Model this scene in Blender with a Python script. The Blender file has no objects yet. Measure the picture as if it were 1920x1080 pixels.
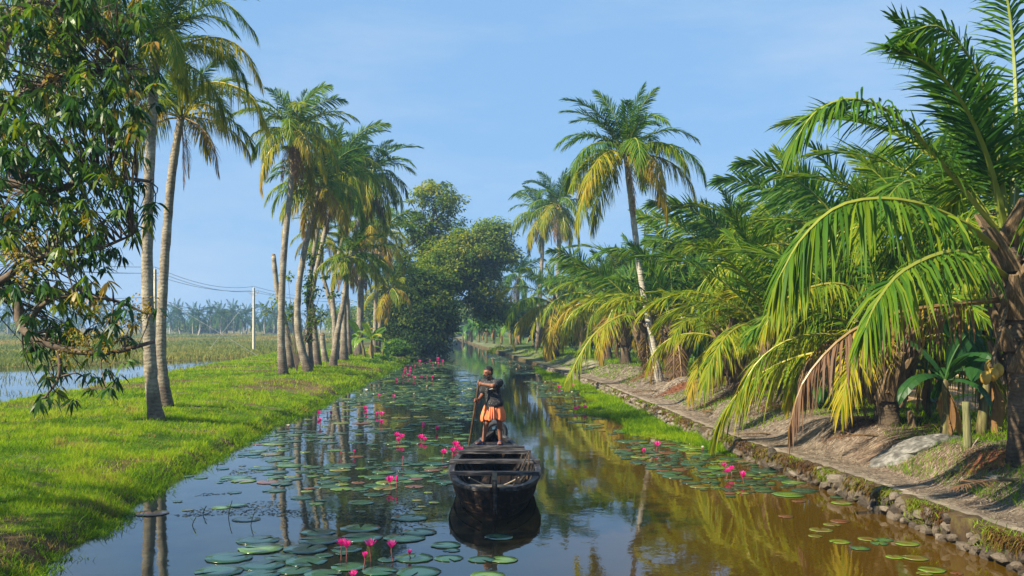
import bpy, math, random
import numpy as np
from mathutils import Vector, Matrix
R = math.radians
scene = bpy.context.scene
rnd = random.Random(7)
rng = np.random.default_rng(11)

# ------------------------------------------------------------------ camera, sky, sun, exposure
F = 1884.0; CAMZ = 3.0; HOR = 610.0
cam_d = bpy.data.cameras.new('camera'); cam = bpy.data.objects.new('camera', cam_d)
scene.collection.objects.link(cam); scene.camera = cam
cam.location = (0, 0, CAMZ); cam.rotation_euler = (R(90), 0, 0)
cam_d.sensor_width = 36; cam_d.lens = 36*F/1920; cam_d.shift_y = (HOR-540)/1920
cam_d.clip_start = 0.1; cam_d.clip_end = 4000
SUN_EL = R(39); SUN_AZ = math.atan2(-0.86, -0.51)          # azimuth from +Y, clockwise
world = bpy.data.worlds.new('World'); scene.world = world; world.use_nodes = True
wn = world.node_tree; bg = wn.nodes['Background']
sky = wn.nodes.new('ShaderNodeTexSky'); sky.sky_type = 'NISHITA'; sky.sun_disc = False
sky.sun_elevation = SUN_EL; sky.sun_rotation = SUN_AZ % (2*math.pi)
sky.air_density = 1.0; sky.dust_density = 0.4; sky.ozone_density = 4.0; sky.altitude = 0
gm = wn.nodes.new('ShaderNodeGamma'); gm.inputs[1].default_value = .15                 # thick moist air: an even sky
tn = wn.nodes.new('ShaderNodeMix'); tn.data_type = 'RGBA'; tn.blend_type = 'MULTIPLY'; tn.inputs[0].default_value = 1; tn.inputs[7].default_value = (.95, 1.62, 2.48, 1)
wn.links.new(sky.outputs[0], gm.inputs[0]); wn.links.new(gm.outputs[0], tn.inputs[6])
wt = wn.nodes.new('ShaderNodeTexCoord'); wm = wn.nodes.new('ShaderNodeMapping'); wm.inputs['Scale'].default_value = (1.2, 1.2, 5.0); wz = wn.nodes.new('ShaderNodeTexNoise'); wz.inputs['Scale'].default_value = 2.3; wz.inputs['Detail'].default_value = 7; wz.inputs['Roughness'].default_value = .62
wr = wn.nodes.new('ShaderNodeValToRGB'); wr.color_ramp.elements[0].position = .42; wr.color_ramp.elements[0].color = (0, 0, 0, 1); wr.color_ramp.elements[1].position = .75; wr.color_ramp.elements[1].color = (.5, .5, .5, 1)
wc = wn.nodes.new('ShaderNodeMix'); wc.data_type = 'RGBA'; wc.inputs[7].default_value = (2.3, 2.75, 3.3, 1)
for a_, b_ in ((wt.outputs['Generated'], wm.inputs[0]), (wm.outputs[0], wz.inputs['Vector']), (wz.outputs['Fac'], wr.inputs[0]), (wr.outputs[0], wc.inputs[0]), (tn.outputs[2], wc.inputs[6]), (wc.outputs[2], bg.inputs[0])): wn.links.new(a_, b_)
bg.inputs[1].default_value = 0.122
sd = bpy.data.lights.new('sun', 'SUN'); sun = bpy.data.objects.new('sun', sd); scene.collection.objects.link(sun)
sd.energy = 5.0; sd.angle = R(0.6); sd.color = (1.0, 0.89, 0.68)
tosun = Vector((math.sin(SUN_AZ)*math.cos(SUN_EL), math.cos(SUN_AZ)*math.cos(SUN_EL), math.sin(SUN_EL)))
sun.rotation_euler = tosun.to_track_quat('Z', 'Y').to_euler(); sun.location = tosun*60
vs = scene.view_settings; vs.view_transform = 'Standard'; vs.look = 'None'; vs.exposure = 1.2; vs.gamma = 1
vs.use_curve_mapping = False
cy = scene.cycles
cy.use_denoising = True; cy.max_bounces = 6; cy.diffuse_bounces = 3; cy.glossy_bounces = 3
cy.transmission_bounces = 4; cy.transparent_max_bounces = 6; cy.volume_bounces = 0
cy.sample_clamp_indirect = 6; cy.caustics_reflective = False; cy.caustics_refractive = False

def at(px, py, Y): return Vector(((px-960)/F*Y, Y, CAMZ-(py-HOR)/F*Y))
def X(px, Y): return (px-960)/F*Y

# ------------------------------------------------------------------ helpers
def link(o, parent=None):
    scene.collection.objects.link(o)
    if parent is not None: o.parent = parent
    return o
def tag(o, label=None, cat=None, group=None, kind=None):
    if label: o['label'] = label
    if cat: o['category'] = cat
    if group: o['group'] = group
    if kind: o['kind'] = kind
    return o
def thing(name, loc, label, cat, group=None, rz=0):
    o = bpy.data.objects.new(name, None); link(o); o.location = loc; o.rotation_euler = (0, 0, rz)
    o.empty_display_size = 0.2
    return tag(o, label, cat, group)
def mesh_np(name, V, faces, attrs=None, mi=None, smooth=False):
    V = np.asarray(V, dtype=np.float32).reshape(-1, 3)
    faces = [np.asarray(f, dtype=np.int32) for f in faces if len(f)]
    me = bpy.data.meshes.new(name); me.vertices.add(len(V)); me.vertices.foreach_set('co', V.ravel())
    tot = np.concatenate([np.full(len(f), f.shape[1], np.int32) for f in faces])
    idx = np.concatenate([f.ravel() for f in faces])
    st = np.concatenate([[0], np.cumsum(tot)[:-1]]).astype(np.int32)
    me.loops.add(len(idx)); me.loops.foreach_set('vertex_index', idx)
    me.polygons.add(len(tot)); me.polygons.foreach_set('loop_start', st)
    if mi is not None: me.polygons.foreach_set('material_index', np.concatenate(mi).astype(np.int32))
    me.polygons.foreach_set('use_smooth', np.full(len(tot), smooth))
    for k, a in (attrs or {}).items():
        a = np.asarray(a, dtype=np.float32)
        if a.ndim == 1:
            t = me.attributes.new(k, 'FLOAT', 'POINT'); t.data.foreach_set('value', a)
        else:
            t = me.attributes.new(k, 'FLOAT_COLOR', 'POINT')
            t.data.foreach_set('color', np.concatenate([a, np.ones((len(a), 1), np.float32)], 1).ravel())
    me.update(calc_edges=True)
    return me
class MB:
    """collects vertices and faces of mixed shapes into ONE mesh"""
    def __init__(s): s.V = []; s.q = []; s.t = []; s.n = 0; s.A = []
    def add(s, V, quads=(), tris=(), a=0.0):
        V = np.asarray(V, float).reshape(-1, 3)
        if len(quads): s.q.append(np.asarray(quads, int)+s.n)
        if len(tris): s.t.append(np.asarray(tris, int)+s.n)
        s.V.append(V); s.A.append(np.full(len(V), a) if np.isscalar(a) else np.asarray(a)); s.n += len(V)
    def box(s, c, size, rot=None, a=0.0):
        c = Vector(c); h = Vector(size)*0.5; v = []
        for dx in (-1, 1):
            for dy in (-1, 1):
                for dz in (-1, 1):
                    p = Vector((dx*h.x, dy*h.y, dz*h.z)); p = (rot @ p) if rot else p; v.append(c+p)
        s.add(np.array(v), [(0,1,3,2),(4,6,7,5),(0,4,5,1),(2,3,7,6),(0,2,6,4),(1,5,7,3)], a=a)
    def tube(s, P, r, n=8, a=0.0, cap=True, wob=0):
        V, q, t = tube_np(P, r, n, cap, wob); s.add(V, q, t, a)
    def mesh(s, name, smooth=False):
        fs = []
        if s.q: fs.append(np.concatenate(s.q))
        if s.t: fs.append(np.concatenate(s.t))
        return mesh_np(name, np.concatenate(s.V), fs, {'rnd': np.concatenate(s.A)}, smooth=smooth)
    def build(s, name, m, parent=None, smooth=False, loc=None):
        o = bpy.data.objects.new(name, s.mesh(name, smooth)); o.data.materials.append(m); link(o, parent)
        if loc is not None: o.location = loc
        return o
def resample(P, n):
    """Catmull-Rom through P, n points"""
    P = np.asarray([tuple(p) for p in P], float)
    if len(P) == 2: return P[0]+(P[1]-P[0])*np.linspace(0, 1, n)[:, None]
    Q = np.vstack([2*P[0]-P[1], P, 2*P[-1]-P[-2]]); out = []
    for u in np.linspace(0, len(P)-1, n):
        i = min(int(u), len(P)-2); t = u-i; p0, p1, p2, p3 = Q[i:i+4]
        out.append(0.5*((2*p1)+(-p0+p2)*t+(2*p0-5*p1+4*p2-p3)*t*t+(-p0+3*p1-3*p2+p3)*t**3))
    return np.array(out)
def frames(P):
    T = np.gradient(P, axis=0); T /= np.linalg.norm(T, axis=1)[:, None]+1e-9
    up = np.array([0, 0, 1.0]) if abs(T[0, 2]) < 0.9 else np.array([0, 1.0, 0])
    S = np.cross(T, up); S /= np.linalg.norm(S, axis=1)[:, None]+1e-9
    return T, S, np.cross(S, T)
def tube_np(P, r, n=8, cap=True, wob=0):
    P = np.asarray([tuple(p) for p in P], float); m = len(P)
    r = np.broadcast_to(np.asarray(r, float), (m,)); T, S, N = frames(P)
    th = np.arange(n)*2*math.pi/n
    rr = np.repeat(r[:, None], n, 1)
    if wob: rr = rr*(1+wob*(rng.random((m, n))-0.5))
    V = P[:, None]+rr[:, :, None]*(S[:, None]*np.cos(th)[None, :, None]+N[:, None]*np.sin(th)[None, :, None])
    i = np.arange(m-1)[:, None]*n; j = np.arange(n)[None]; k = (j+1) % n
    q = np.stack([i+j, i+k, i+n+k, i+n+j], -1).reshape(-1, 4); t = []
    V = V.reshape(-1, 3)
    if cap:
        V = np.vstack([V, P[0], P[-1]]); b = m*n
        t = [(b, (a+1) % n, a) for a in range(n)]+[(b+1, (m-1)*n+a, (m-1)*n+(a+1) % n) for a in range(n)]
    return V, q, t
def hash2(ix, iy, seed):
    h = np.sin(ix*127.1+iy*311.7+seed*74.7)*43758.5453
    return h-np.floor(h)
def vnoise(x, y, scale=1.0, seed=0):
    x = np.asarray(x, float)/scale; y = np.asarray(y, float)/scale
    ix = np.floor(x); iy = np.floor(y); fx = x-ix; fy = y-iy
    fx = fx*fx*(3-2*fx); fy = fy*fy*(3-2*fy)
    a = hash2(ix, iy, seed); b = hash2(ix+1, iy, seed); c = hash2(ix, iy+1, seed); d = hash2(ix+1, iy+1, seed)
    return (a*(1-fx)+b*fx)*(1-fy)+(c*(1-fx)+d*fx)*fy
def fbm(x, y, scale=1.0, seed=0): return 0.55*vnoise(x, y, scale, seed)+0.3*vnoise(x, y, scale/2.1, seed+3)+0.15*vnoise(x, y, scale/4.3, seed+5)
def blades(P, D, L, W, S, g, ts=(0, .4, .75), prof=(.55, 1, .7)):
    """tapered ribbons from base points P along D, bending down by g; returns V, quads, tris, t-along"""
    n = len(P); L = np.broadcast_to(L, (n,))[:, None]; W = np.broadcast_to(W, (n,))[:, None]; g = np.broadcast_to(g, (n,))[:, None]
    k = len(ts); V = np.empty((n, 2*k+1, 3)); nrm = 1/np.sqrt(1+0.6*g*g)
    dn = np.array([0, 0, -1.0])
    for i, (t, w) in enumerate(zip(ts, prof)):
        c = P+L*nrm*(D*t+dn*g*t*t)
        V[:, 2*i] = c-S*W*w*0.5; V[:, 2*i+1] = c+S*W*w*0.5
    V[:, 2*k] = P+L*nrm*(D+dn*g)
    b = np.arange(n)[:, None]*(2*k+1)
    q = np.concatenate([b+np.array([[2*i, 2*i+1, 2*i+3, 2*i+2]]) for i in range(k-1)])
    t = b+np.array([[2*k-2, 2*k-1, 2*k]])
    ta = np.tile(np.array([x for u in ts for x in (u, u)]+[1.0]), n)
    return V.reshape(-1, 3), q, t, ta
def per(a, k): return np.repeat(np.asarray(a), k)

# ------------------------------------------------------------------ materials
def nodes(name):
    m = bpy.data.materials.new(name); m.use_nodes = True; nt = m.node_tree
    return m, nt, nt.nodes['Principled BSDF'], nt.nodes['Material Output']
def ramp(nt, stops):
    r = nt.nodes.new('ShaderNodeValToRGB'); el = r.color_ramp.elements
    while len(el) < len(stops): el.new(0.5)
    for e, (p, c) in zip(el, stops): e.position = p; e.color = (*c, 1)
    return r
def noise(nt, scale, detail=4, coord='Object', rough=.6, stretch=None):
    tc = nt.nodes.new('ShaderNodeTexCoord'); n = nt.nodes.new('ShaderNodeTexNoise')
    n.inputs['Scale'].default_value = scale; n.inputs['Detail'].default_value = detail; n.inputs['Roughness'].default_value = rough
    src = tc.outputs[coord]
    if stretch:
        mp = nt.nodes.new('ShaderNodeMapping'); mp.inputs['Scale'].default_value = stretch
        nt.links.new(src, mp.inputs[0]); src = mp.outputs[0]
    nt.links.new(src, n.inputs['Vector'])
    return n
def bump(nt, bsdf, src, strength=.4, dist=.02):
    b = nt.nodes.new('ShaderNodeBump'); b.inputs['Strength'].default_value = strength; b.inputs['Distance'].default_value = dist
    nt.links.new(src, b.inputs['Height']); nt.links.new(b.outputs[0], bsdf.inputs['Normal'])
def attr(nt, name, typ='GEOMETRY'):
    a = nt.nodes.new('ShaderNodeAttribute'); a.attribute_type = typ; a.attribute_name = name; return a
def math_(nt, op, a, b):
    m = nt.nodes.new('ShaderNodeMath'); m.operation = op
    for i, v in enumerate((a, b)):
        if isinstance(v, (int, float)): m.inputs[i].default_value = v
        else: nt.links.new(v, m.inputs[i])
    return m.outputs[0]
def noise_mat(name, stops, scale=4, rough=.8, bmp=.3, dist=.02, stretch=None, detail=5, coord='Object', spec=.3, metallic=0):
    m, nt, b, o = nodes(name); n = noise(nt, scale, detail, coord, stretch=stretch); r = ramp(nt, stops)
    nt.links.new(n.outputs['Fac'], r.inputs[0]); nt.links.new(r.outputs[0], b.inputs['Base Color'])
    b.inputs['Roughness'].default_value = rough; b.inputs['Specular IOR Level'].default_value = spec; b.inputs['Metallic'].default_value = metallic
    if bmp: bump(nt, b, n.outputs['Fac'], bmp, dist)
    return m
def leaf_mat(name, stops, rough=.5, trans=.35, src='rnd', spec=.35, tgain=1.6, tint=(1, 1, .55)):
    """leaf tissue: colour from the leaf's own attribute, light passes through"""
    m, nt, b, o = nodes(name); a = attr(nt, src); r = ramp(nt, stops)
    nt.links.new(a.outputs['Fac'], r.inputs[0]); finish_leaf(nt, b, o, r.outputs[0], rough, trans, spec, tgain, tint); return m
def finish_leaf(nt, b, o, col, rough, trans, spec, tgain=1.6, tint=(1, 1, .55)):
    nt.links.new(col, b.inputs['Base Color']); b.inputs['Roughness'].default_value = rough; b.inputs['Specular IOR Level'].default_value = spec
    tr = nt.nodes.new('ShaderNodeBsdfTranslucent'); mx = nt.nodes.new('ShaderNodeMixShader'); mx.inputs[0].default_value = trans
    mu = nt.nodes.new('ShaderNodeMix'); mu.data_type = 'RGBA'; mu.blend_type = 'MULTIPLY'; mu.inputs[0].default_value = 1
    nt.links.new(col, mu.inputs[6]); mu.inputs[7].default_value = (tgain*tint[0], tgain*tint[1], tgain*tint[2], 1)
    nt.links.new(mu.outputs[2], tr.inputs[0])
    nt.links.new(b.outputs[0], mx.inputs[1]); nt.links.new(tr.outputs[0], mx.inputs[2]); nt.links.new(mx.outputs[0], o.inputs[0])

def frond_material():
    m, nt, b, o = nodes('frond_leaf')
    age = attr(nt, 'age', 'OBJECT'); u = attr(nt, 'u'); rn = attr(nt, 'rnd')
    x = math_(nt, 'ADD', age.outputs['Fac'], math_(nt, 'MULTIPLY', math_(nt, 'POWER', u.outputs['Fac'], 2.5), 0.14))
    x = math_(nt, 'ADD', x, math_(nt, 'MULTIPLY', math_(nt, 'SUBTRACT', rn.outputs['Fac'], 0.5), 0.30))
    r = ramp(nt, [(0, (.012, .055, .014)), (.22, (.034, .105, .010)), (.42, (.095, .175, .008)), (.62, (.24, .25, .010)), (.78, (.38, .27, .018)), (.9, (.22, .115, .05)), (1, (.17, .105, .07))])
    nt.links.new(x, r.inputs[0]); finish_leaf(nt, b, o, r.outputs[0], .55, .32, .12); return m
M = {}
M['frond'] = frond_material()
def rachis_material():
    m, nt, b, o = nodes('frond_rib'); age = attr(nt, 'age', 'OBJECT')
    r = ramp(nt, [(0, (.09, .16, .02)), (.4, (.26, .27, .03)), (.7, (.38, .27, .05)), (1, (.16, .09, .05))])
    nt.links.new(age.outputs['Fac'], r.inputs[0]); nt.links.new(r.outputs[0], b.inputs['Base Color']); b.inputs['Roughness'].default_value = .45; return m
M['rachis'] = rachis_material()
def bark_material(name, stops, ring=9.0):
    m, nt, b, o = nodes(name); n = noise(nt, 2.2, 8, rough=.7); n2 = noise(nt, 14, 4)
    tc = nt.nodes.new('ShaderNodeTexCoord'); w = nt.nodes.new('ShaderNodeTexWave'); w.bands_direction = 'Z'
    w.inputs['Scale'].default_value = ring*.32; w.inputs['Distortion'].default_value = 7; w.inputs['Detail'].default_value = 3; w.inputs['Detail Scale'].default_value = 2
    nt.links.new(tc.outputs['Object'], w.inputs[0])
    s = math_(nt, 'ADD', math_(nt, 'MULTIPLY', n.outputs['Fac'], .75), math_(nt, 'MULTIPLY', w.outputs['Fac'], .05))
    s = math_(nt, 'ADD', s, math_(nt, 'MULTIPLY', n2.outputs['Fac'], .2))
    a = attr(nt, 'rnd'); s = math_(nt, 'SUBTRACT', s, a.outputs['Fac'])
    r = ramp(nt, stops); nt.links.new(s, r.inputs[0]); nt.links.new(r.outputs[0], b.inputs['Base Color'])
    b.inputs['Roughness'].default_value = .9; b.inputs['Specular IOR Level'].default_value = .15
    bump(nt, b, math_(nt, 'ADD', math_(nt, 'MULTIPLY', w.outputs['Fac'], .4), n2.outputs['Fac']), .5, .03); return m
M['bark'] = bark_material('palm_bark', [(.22, (.05, .036, .03)), (.42, (.16, .13, .095)), (.56, (.30, .265, .20)), (.72, (.46, .43, .36))])
M['bark_far'] = bark_material('palm_bark_pale', [(.25, (.12, .10, .08)), (.45, (.34, .30, .24)), (.65, (.56, .53, .46))])
M['bark_young'] = bark_material('young_palm_bark', [(.25, (.035, .026, .018)), (.5, (.13, .095, .062)), (.72, (.32, .26, .19))], ring=14)
M['boot'] = noise_mat('leaf_base_fibre', [(.3, (.05, .034, .02)), (.55, (.17, .115, .062)), (.75, (.34, .26, .16))], 6, .9, .5, stretch=(6, 6, 1))
M['branch'] = noise_mat('branch_bark', [(.3, (.05, .035, .025)), (.7, (.20, .15, .11))], 7, .9, .5)
M['coconut'] = noise_mat('coconut_husk', [(.3, (.30, .22, .03)), (.7, (.50, .30, .05))], 5, .5, .1)
M['mango'] = leaf_mat('mango_leaf', [(0, (.010, .038, .014)), (.4, (.025, .080, .014)), (.65, (.075, .15, .012)), (.88, (.19, .22, .015)), (1, (.30, .17, .03))], .42, .35, spec=.3)
M['blossom'] = leaf_mat('mango_blossom', [(0, (.26, .15, .02)), (.5, (.40, .27, .03)), (1, (.30, .32, .06))], .7, .3)
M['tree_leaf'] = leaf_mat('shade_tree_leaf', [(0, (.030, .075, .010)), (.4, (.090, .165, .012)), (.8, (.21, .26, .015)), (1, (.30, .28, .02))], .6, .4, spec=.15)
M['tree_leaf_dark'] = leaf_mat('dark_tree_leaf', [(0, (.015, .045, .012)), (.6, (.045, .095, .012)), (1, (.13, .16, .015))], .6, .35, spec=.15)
M['shrub'] = leaf_mat('shrub_leaf', [(0, (.03, .10, .010)), (.6, (.07, .18, .012)), (1, (.16, .25, .02))], .5, .3)
M['banana'] = leaf_mat('banana_leaf', [(0, (.02, .075, .020)), (.5, (.06, .16, .015)), (.8, (.16, .27, .015)), (.93, (.38, .34, .02)), (1, (.20, .11, .04))], .4, .4)
M['banana_dead'] = leaf_mat('dead_banana_leaf', [(0, (.10, .05, .02)), (.6, (.26, .14, .05)), (1, (.42, .26, .10))], .7, .3)
M['banana_stem'] = noise_mat('banana_stem_skin', [(.36, (.05, .04, .018)), (.5, (.12, .10, .035)), (.64, (.18, .18, .05))], 4, .6, .2, stretch=(4, 4, .6))
M['grass'] = leaf_mat('bank_grass_blade', [(0, (.035, .095, .004)), (.35, (.135, .25, .003)), (.65, (.27, .37, .004)), (.85, (.30, .34, .03)), (1, (.26, .16, .06))], .7, .4, spec=.08, tgain=1.5)
M['reed'] = leaf_mat('marsh_reed_blade', [(0, (.06, .11, .02)), (.4, (.15, .18, .025)), (.7, (.28, .22, .05)), (1, (.26, .14, .06))], .6, .3, spec=.2)
M['pad'] = leaf_mat('lily_pad_skin', [(0, (.010, .045, .030)), (.6, (.030, .085, .030)), (.85, (.13, .22, .015)), (1, (.14, .045, .02))], .2, .06, spec=.9)
M['petal'] = leaf_mat('lily_petal', [(0, (.72, .008, .23)), (.6, (.82, .035, .36)), (1, (.82, .20, .48))], .5, .4, spec=.3, tgain=1.2, tint=(1, .7, .9))
M['petal_white'] = leaf_mat('white_lily_petal', [(0, (.75, .72, .75)), (1, (.85, .8, .82))], .5, .3)
M['stamen'] = noise_mat('lily_stamen', [(.3, (.5, .2, .03)), (.7, (.7, .4, .05))], 30, .7, 0)
M['stalk'] = noise_mat('lily_stalk', [(.3, (.16, .04, .05)), (.7, (.25, .10, .07))], 12, .5, 0)
M['scum'] = leaf_mat('floating_weed', [(0, (.012, .018, .012)), (.7, (.03, .035, .012)), (1, (.07, .06, .015))], .6, .0, spec=.2)
M['wood_dark'] = noise_mat('tarred_boat_wood', [(.38, (.004, .003, .003)), (.52, (.012, .008, .006)), (.62, (.038, .022, .014)), (.72, (.08, .05, .034))], 5, .7, .6, .01, stretch=(3, .35, 3), spec=.15)
M['wood_rim'] = noise_mat('weathered_rim_wood', [(.38, (.009, .008, .008)), (.52, (.030, .027, .027)), (.63, (.085, .078, .075)), (.74, (.17, .155, .14))], 6, .6, .5, .008, stretch=(2, .4, 3), spec=.25)
M['wood_beam'] = noise_mat('weathered_beam_wood', [(.38, (.010, .009, .009)), (.50, (.038, .034, .036)), (.61, (.10, .092, .092)), (.72, (.20, .18, .165))], 7, .6, .4, .006, stretch=(.5, 4, 4), spec=.25)
M['wood_pale'] = noise_mat('bare_plank_wood', [(.3, (.13, .10, .07)), (.7, (.30, .25, .18))], 7, .8, .3, .006, stretch=(.5, 5, 5))
M['bamboo'] = noise_mat('bamboo_pole', [(.3, (.02, .012, .007)), (.5, (.07, .040, .016)), (.75, (.20, .12, .045))], 5, .45, .2, stretch=(2, 2, .8))
M['tyre'] = noise_mat('old_tyre_rubber', [(.3, (.012, .013, .016)), (.7, (.035, .04, .05))], 20, .7, .3)
M['blue_paint'] = noise_mat('faded_blue_paint', [(.3, (.02, .05, .09)), (.7, (.06, .13, .20))], 9, .6, .3)
M['concrete'] = noise_mat('concrete_pole', [(.3, (.42, .38, .28)), (.7, (.60, .56, .44))], 6, .9, .1)
M['steel'] = noise_mat('galvanised_steel', [(.3, (.25, .26, .27)), (.7, (.40, .41, .42))], 8, .5, 0, metallic=.5)
M['wire'] = noise_mat('wire_metal', [(.3, (.10, .11, .13)), (.7, (.16, .17, .19))], 8, .6, 0)
M['stay'] = noise_mat('stay_wire', [(.3, (.35, .35, .36)), (.7, (.5, .5, .5))], 8, .6, 0)
M['stone'] = None
def stone_material():
    m, nt, b, o = nodes('wall_stone'); n = noise(nt, 5, 6); n2 = noise(nt, 1.6, 3, 'Object')
    oi = nt.nodes.new('ShaderNodeObjectInfo'); rn = attr(nt, 'rnd')
    s = math_(nt, 'ADD', math_(nt, 'MULTIPLY', n.outputs['Fac'], .6), math_(nt, 'MULTIPLY', math_(nt, 'ADD', oi.outputs['Random'], rn.outputs['Fac']), .45))
    r = ramp(nt, [(.2, (.022, .016, .011)), (.42, (.055, .040, .026)), (.62, (.11, .085, .060)), (.85, (.20, .165, .13))])
    nt.links.new(s, r.inputs[0]); nt.links.new(r.outputs[0], b.inputs['Base Color']); b.inputs['Roughness'].default_value = .85
    bump(nt, b, n.outputs['Fac'], .6, .03); return m
M['stone'] = stone_material()
M['moss_soil'] = noise_mat('mossy_wall_soil', [(.3, (.018, .012, .006)), (.5, (.05, .030, .012)), (.65, (.075, .065, .014)), (.8, (.14, .09, .04))], 5, .95, .8, .05)
M['coir'] = noise_mat('coir_litter', [(.3, (.07, .022, .010)), (.6, (.20, .075, .030)), (.8, (.30, .14, .06))], 9, .95, .9, .04)
M['ash'] = noise_mat('grey_mound_earth', [(.36, (.06, .056, .05)), (.5, (.125, .118, .105)), (.64, (.22, .21, .19))], 7, .95, .6, .04)
M['heap'] = noise_mat('brown_earth_heap', [(.3, (.16, .09, .045)), (.7, (.36, .24, .13))], 3, .95, .7, .05)
M['dry'] = leaf_mat('dry_straw', [(0, (.05, .033, .022)), (.5, (.17, .12, .08)), (1, (.40, .33, .25))], .8, .15)
M['moss'] = leaf_mat('wall_moss_tuft', [(0, (.045, .022, .008)), (.45, (.11, .055, .016)), (.75, (.12, .11, .014)), (1, (.12, .17, .012))], .9, .15, spec=.1)
M['fibre'] = leaf_mat('coir_fibre', [(0, (.05, .016, .008)), (.6, (.15, .06, .025)), (1, (.28, .16, .09))], .85, .1)
M['skin'] = noise_mat('skin', [(.35, (.15, .060, .034)), (.65, (.25, .105, .060))], 11, .55, .08, spec=.35)
M['hair'] = noise_mat('black_hair', [(.3, (.006, .005, .005)), (.7, (.018, .015, .014))], 60, .5, .6, .01)
M['iris'] = noise_mat('dark_eye', [(.3, (.03, .02, .015)), (.7, (.10, .08, .07))], 9, .25, 0)
M['eye'] = noise_mat('eye_white', [(.3, (.5, .48, .45)), (.7, (.6, .58, .55))], 5, .3, 0)
def shirt_material():
    m, nt, b, o = nodes('speckled_black_cotton'); tc = nt.nodes.new('ShaderNodeTexCoord')
    v = nt.nodes.new('ShaderNodeTexVoronoi'); v.inputs['Scale'].default_value = 52; nt.links.new(tc.outputs['Object'], v.inputs['Vector'])
    r = ramp(nt, [(0, (.62, .62, .64)), (.13, (.5, .5, .52)), (.19, (.010, .010, .012)), (1, (.010, .010, .012))])
    nt.links.new(v.outputs['Distance'], r.inputs[0]); nt.links.new(r.outputs[0], b.inputs['Base Color']); b.inputs['Roughness'].default_value = .8; return m
M['shirt'] = shirt_material()
M['lungi'] = noise_mat('orange_cotton', [(.3, (.72, .16, .055)), (.7, (.86, .25, .10))], 9, .8, .25, .01)
M['slipper'] = noise_mat('blue_rubber', [(.3, (.015, .03, .09)), (.7, (.03, .06, .16))], 9, .6, 0)
def ground_material():
    m, nt, b, o = nodes('ground_soil'); a = attr(nt, 'zone'); n = noise(nt, 3.0, 8, rough=.7); n2 = noise(nt, .5, 5, stretch=(1, .4, 1))
    s = math_(nt, 'ADD', math_(nt, 'MULTIPLY', n.outputs['Fac'], .9), math_(nt, 'MULTIPLY', n2.outputs['Fac'], .7))
    r = ramp(nt, [(.5, (.32, .31, .31)), (.8, (.88, .87, .85)), (1.05, (1.55, 1.5, 1.42))]); nt.links.new(s, r.inputs[0])
    mu = nt.nodes.new('ShaderNodeMix'); mu.data_type = 'RGBA'; mu.blend_type = 'MULTIPLY'; mu.inputs[0].default_value = 1
    nt.links.new(a.outputs['Color'], mu.inputs[6]); nt.links.new(r.outputs[0], mu.inputs[7]); nt.links.new(mu.outputs[2], b.inputs['Base Color'])
    b.inputs['Roughness'].default_value = .95; b.inputs['Specular IOR Level'].default_value = .1; bump(nt, b, n.outputs['Fac'], 1.0, .12); return m
M['ground'] = ground_material()
def water_material():
    m, nt, b, o = nodes('canal_water')
    tc = nt.nodes.new('ShaderNodeTexCoord'); sx = nt.nodes.new('ShaderNodeSeparateXYZ'); nt.links.new(tc.outputs['Object'], sx.inputs[0])     # murky water, browner rightwards: golden-brown palm reflection painted into the base colour
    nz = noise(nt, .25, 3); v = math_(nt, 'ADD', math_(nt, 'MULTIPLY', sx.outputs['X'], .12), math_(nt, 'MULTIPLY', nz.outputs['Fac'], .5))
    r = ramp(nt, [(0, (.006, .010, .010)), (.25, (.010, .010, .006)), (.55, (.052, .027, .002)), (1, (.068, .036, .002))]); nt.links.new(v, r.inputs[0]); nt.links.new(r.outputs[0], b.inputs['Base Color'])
    b.inputs['Roughness'].default_value = .02; b.inputs['IOR'].default_value = 1.45; b.inputs['Specular IOR Level'].default_value = .5
    n = noise(nt, 4.5, 3, stretch=(1, .7, 1)); n2 = noise(nt, .4, 2)
    bump(nt, b, math_(nt, 'ADD', math_(nt, 'MULTIPLY', n.outputs['Fac'], .25), n2.outputs['Fac']), .055, .10); return m
M['water'] = water_material()

# ------------------------------------------------------------------ terrain
LY = [-60, 8, 12, 18.84, 34.3, 70.6, 97, 130, 200, 280, 1200]; LXv = [-5, -5.5, -5.74, -6.6, -7.27, -8.2, -9.8, -12.4, -17.5, -24, -60]
RY = [-60, 10, 12.6, 18.8, 22.4, 26.7, 31.6, 39, 47.5, 62, 83, 105, 140, 200, 280, 1200]; RXv = [6.5, 6.3, 6.2, 5.8, 5.34, 5.0, 4.8, 4.4, 4.0, 2.65, .9, -1.2, -4.6, -10, -18, -55]
BY = [-60, 20, 36.5, 60, 94, 130, 300, 1200]; BXv = [-15, -16.5, -18.6, -20.6, -23.5, -26, -40, -80]
def xL(y): return np.interp(y, LY, LXv)+0.25*(vnoise(np.asarray(y, float), 0, 3.1, 2)-.5)*2*np.clip((np.asarray(y, float)-5)/30, .3, 1)
def xR(y): return np.interp(y, RY, RXv)
def sm(a, b, x): t = np.clip((x-a)/(b-a), 0, 1); return t*t*(3-2*t)
def wallh(y): return np.interp(y, [8, 13, 19, 30, 60, 120], [.42, .40, .33, .31, .28, .25])
def yM(x): return np.interp(x, [-400, -100, -60, -36, -24, -15], [44, 52, 60, 70, 97, 112])
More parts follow.
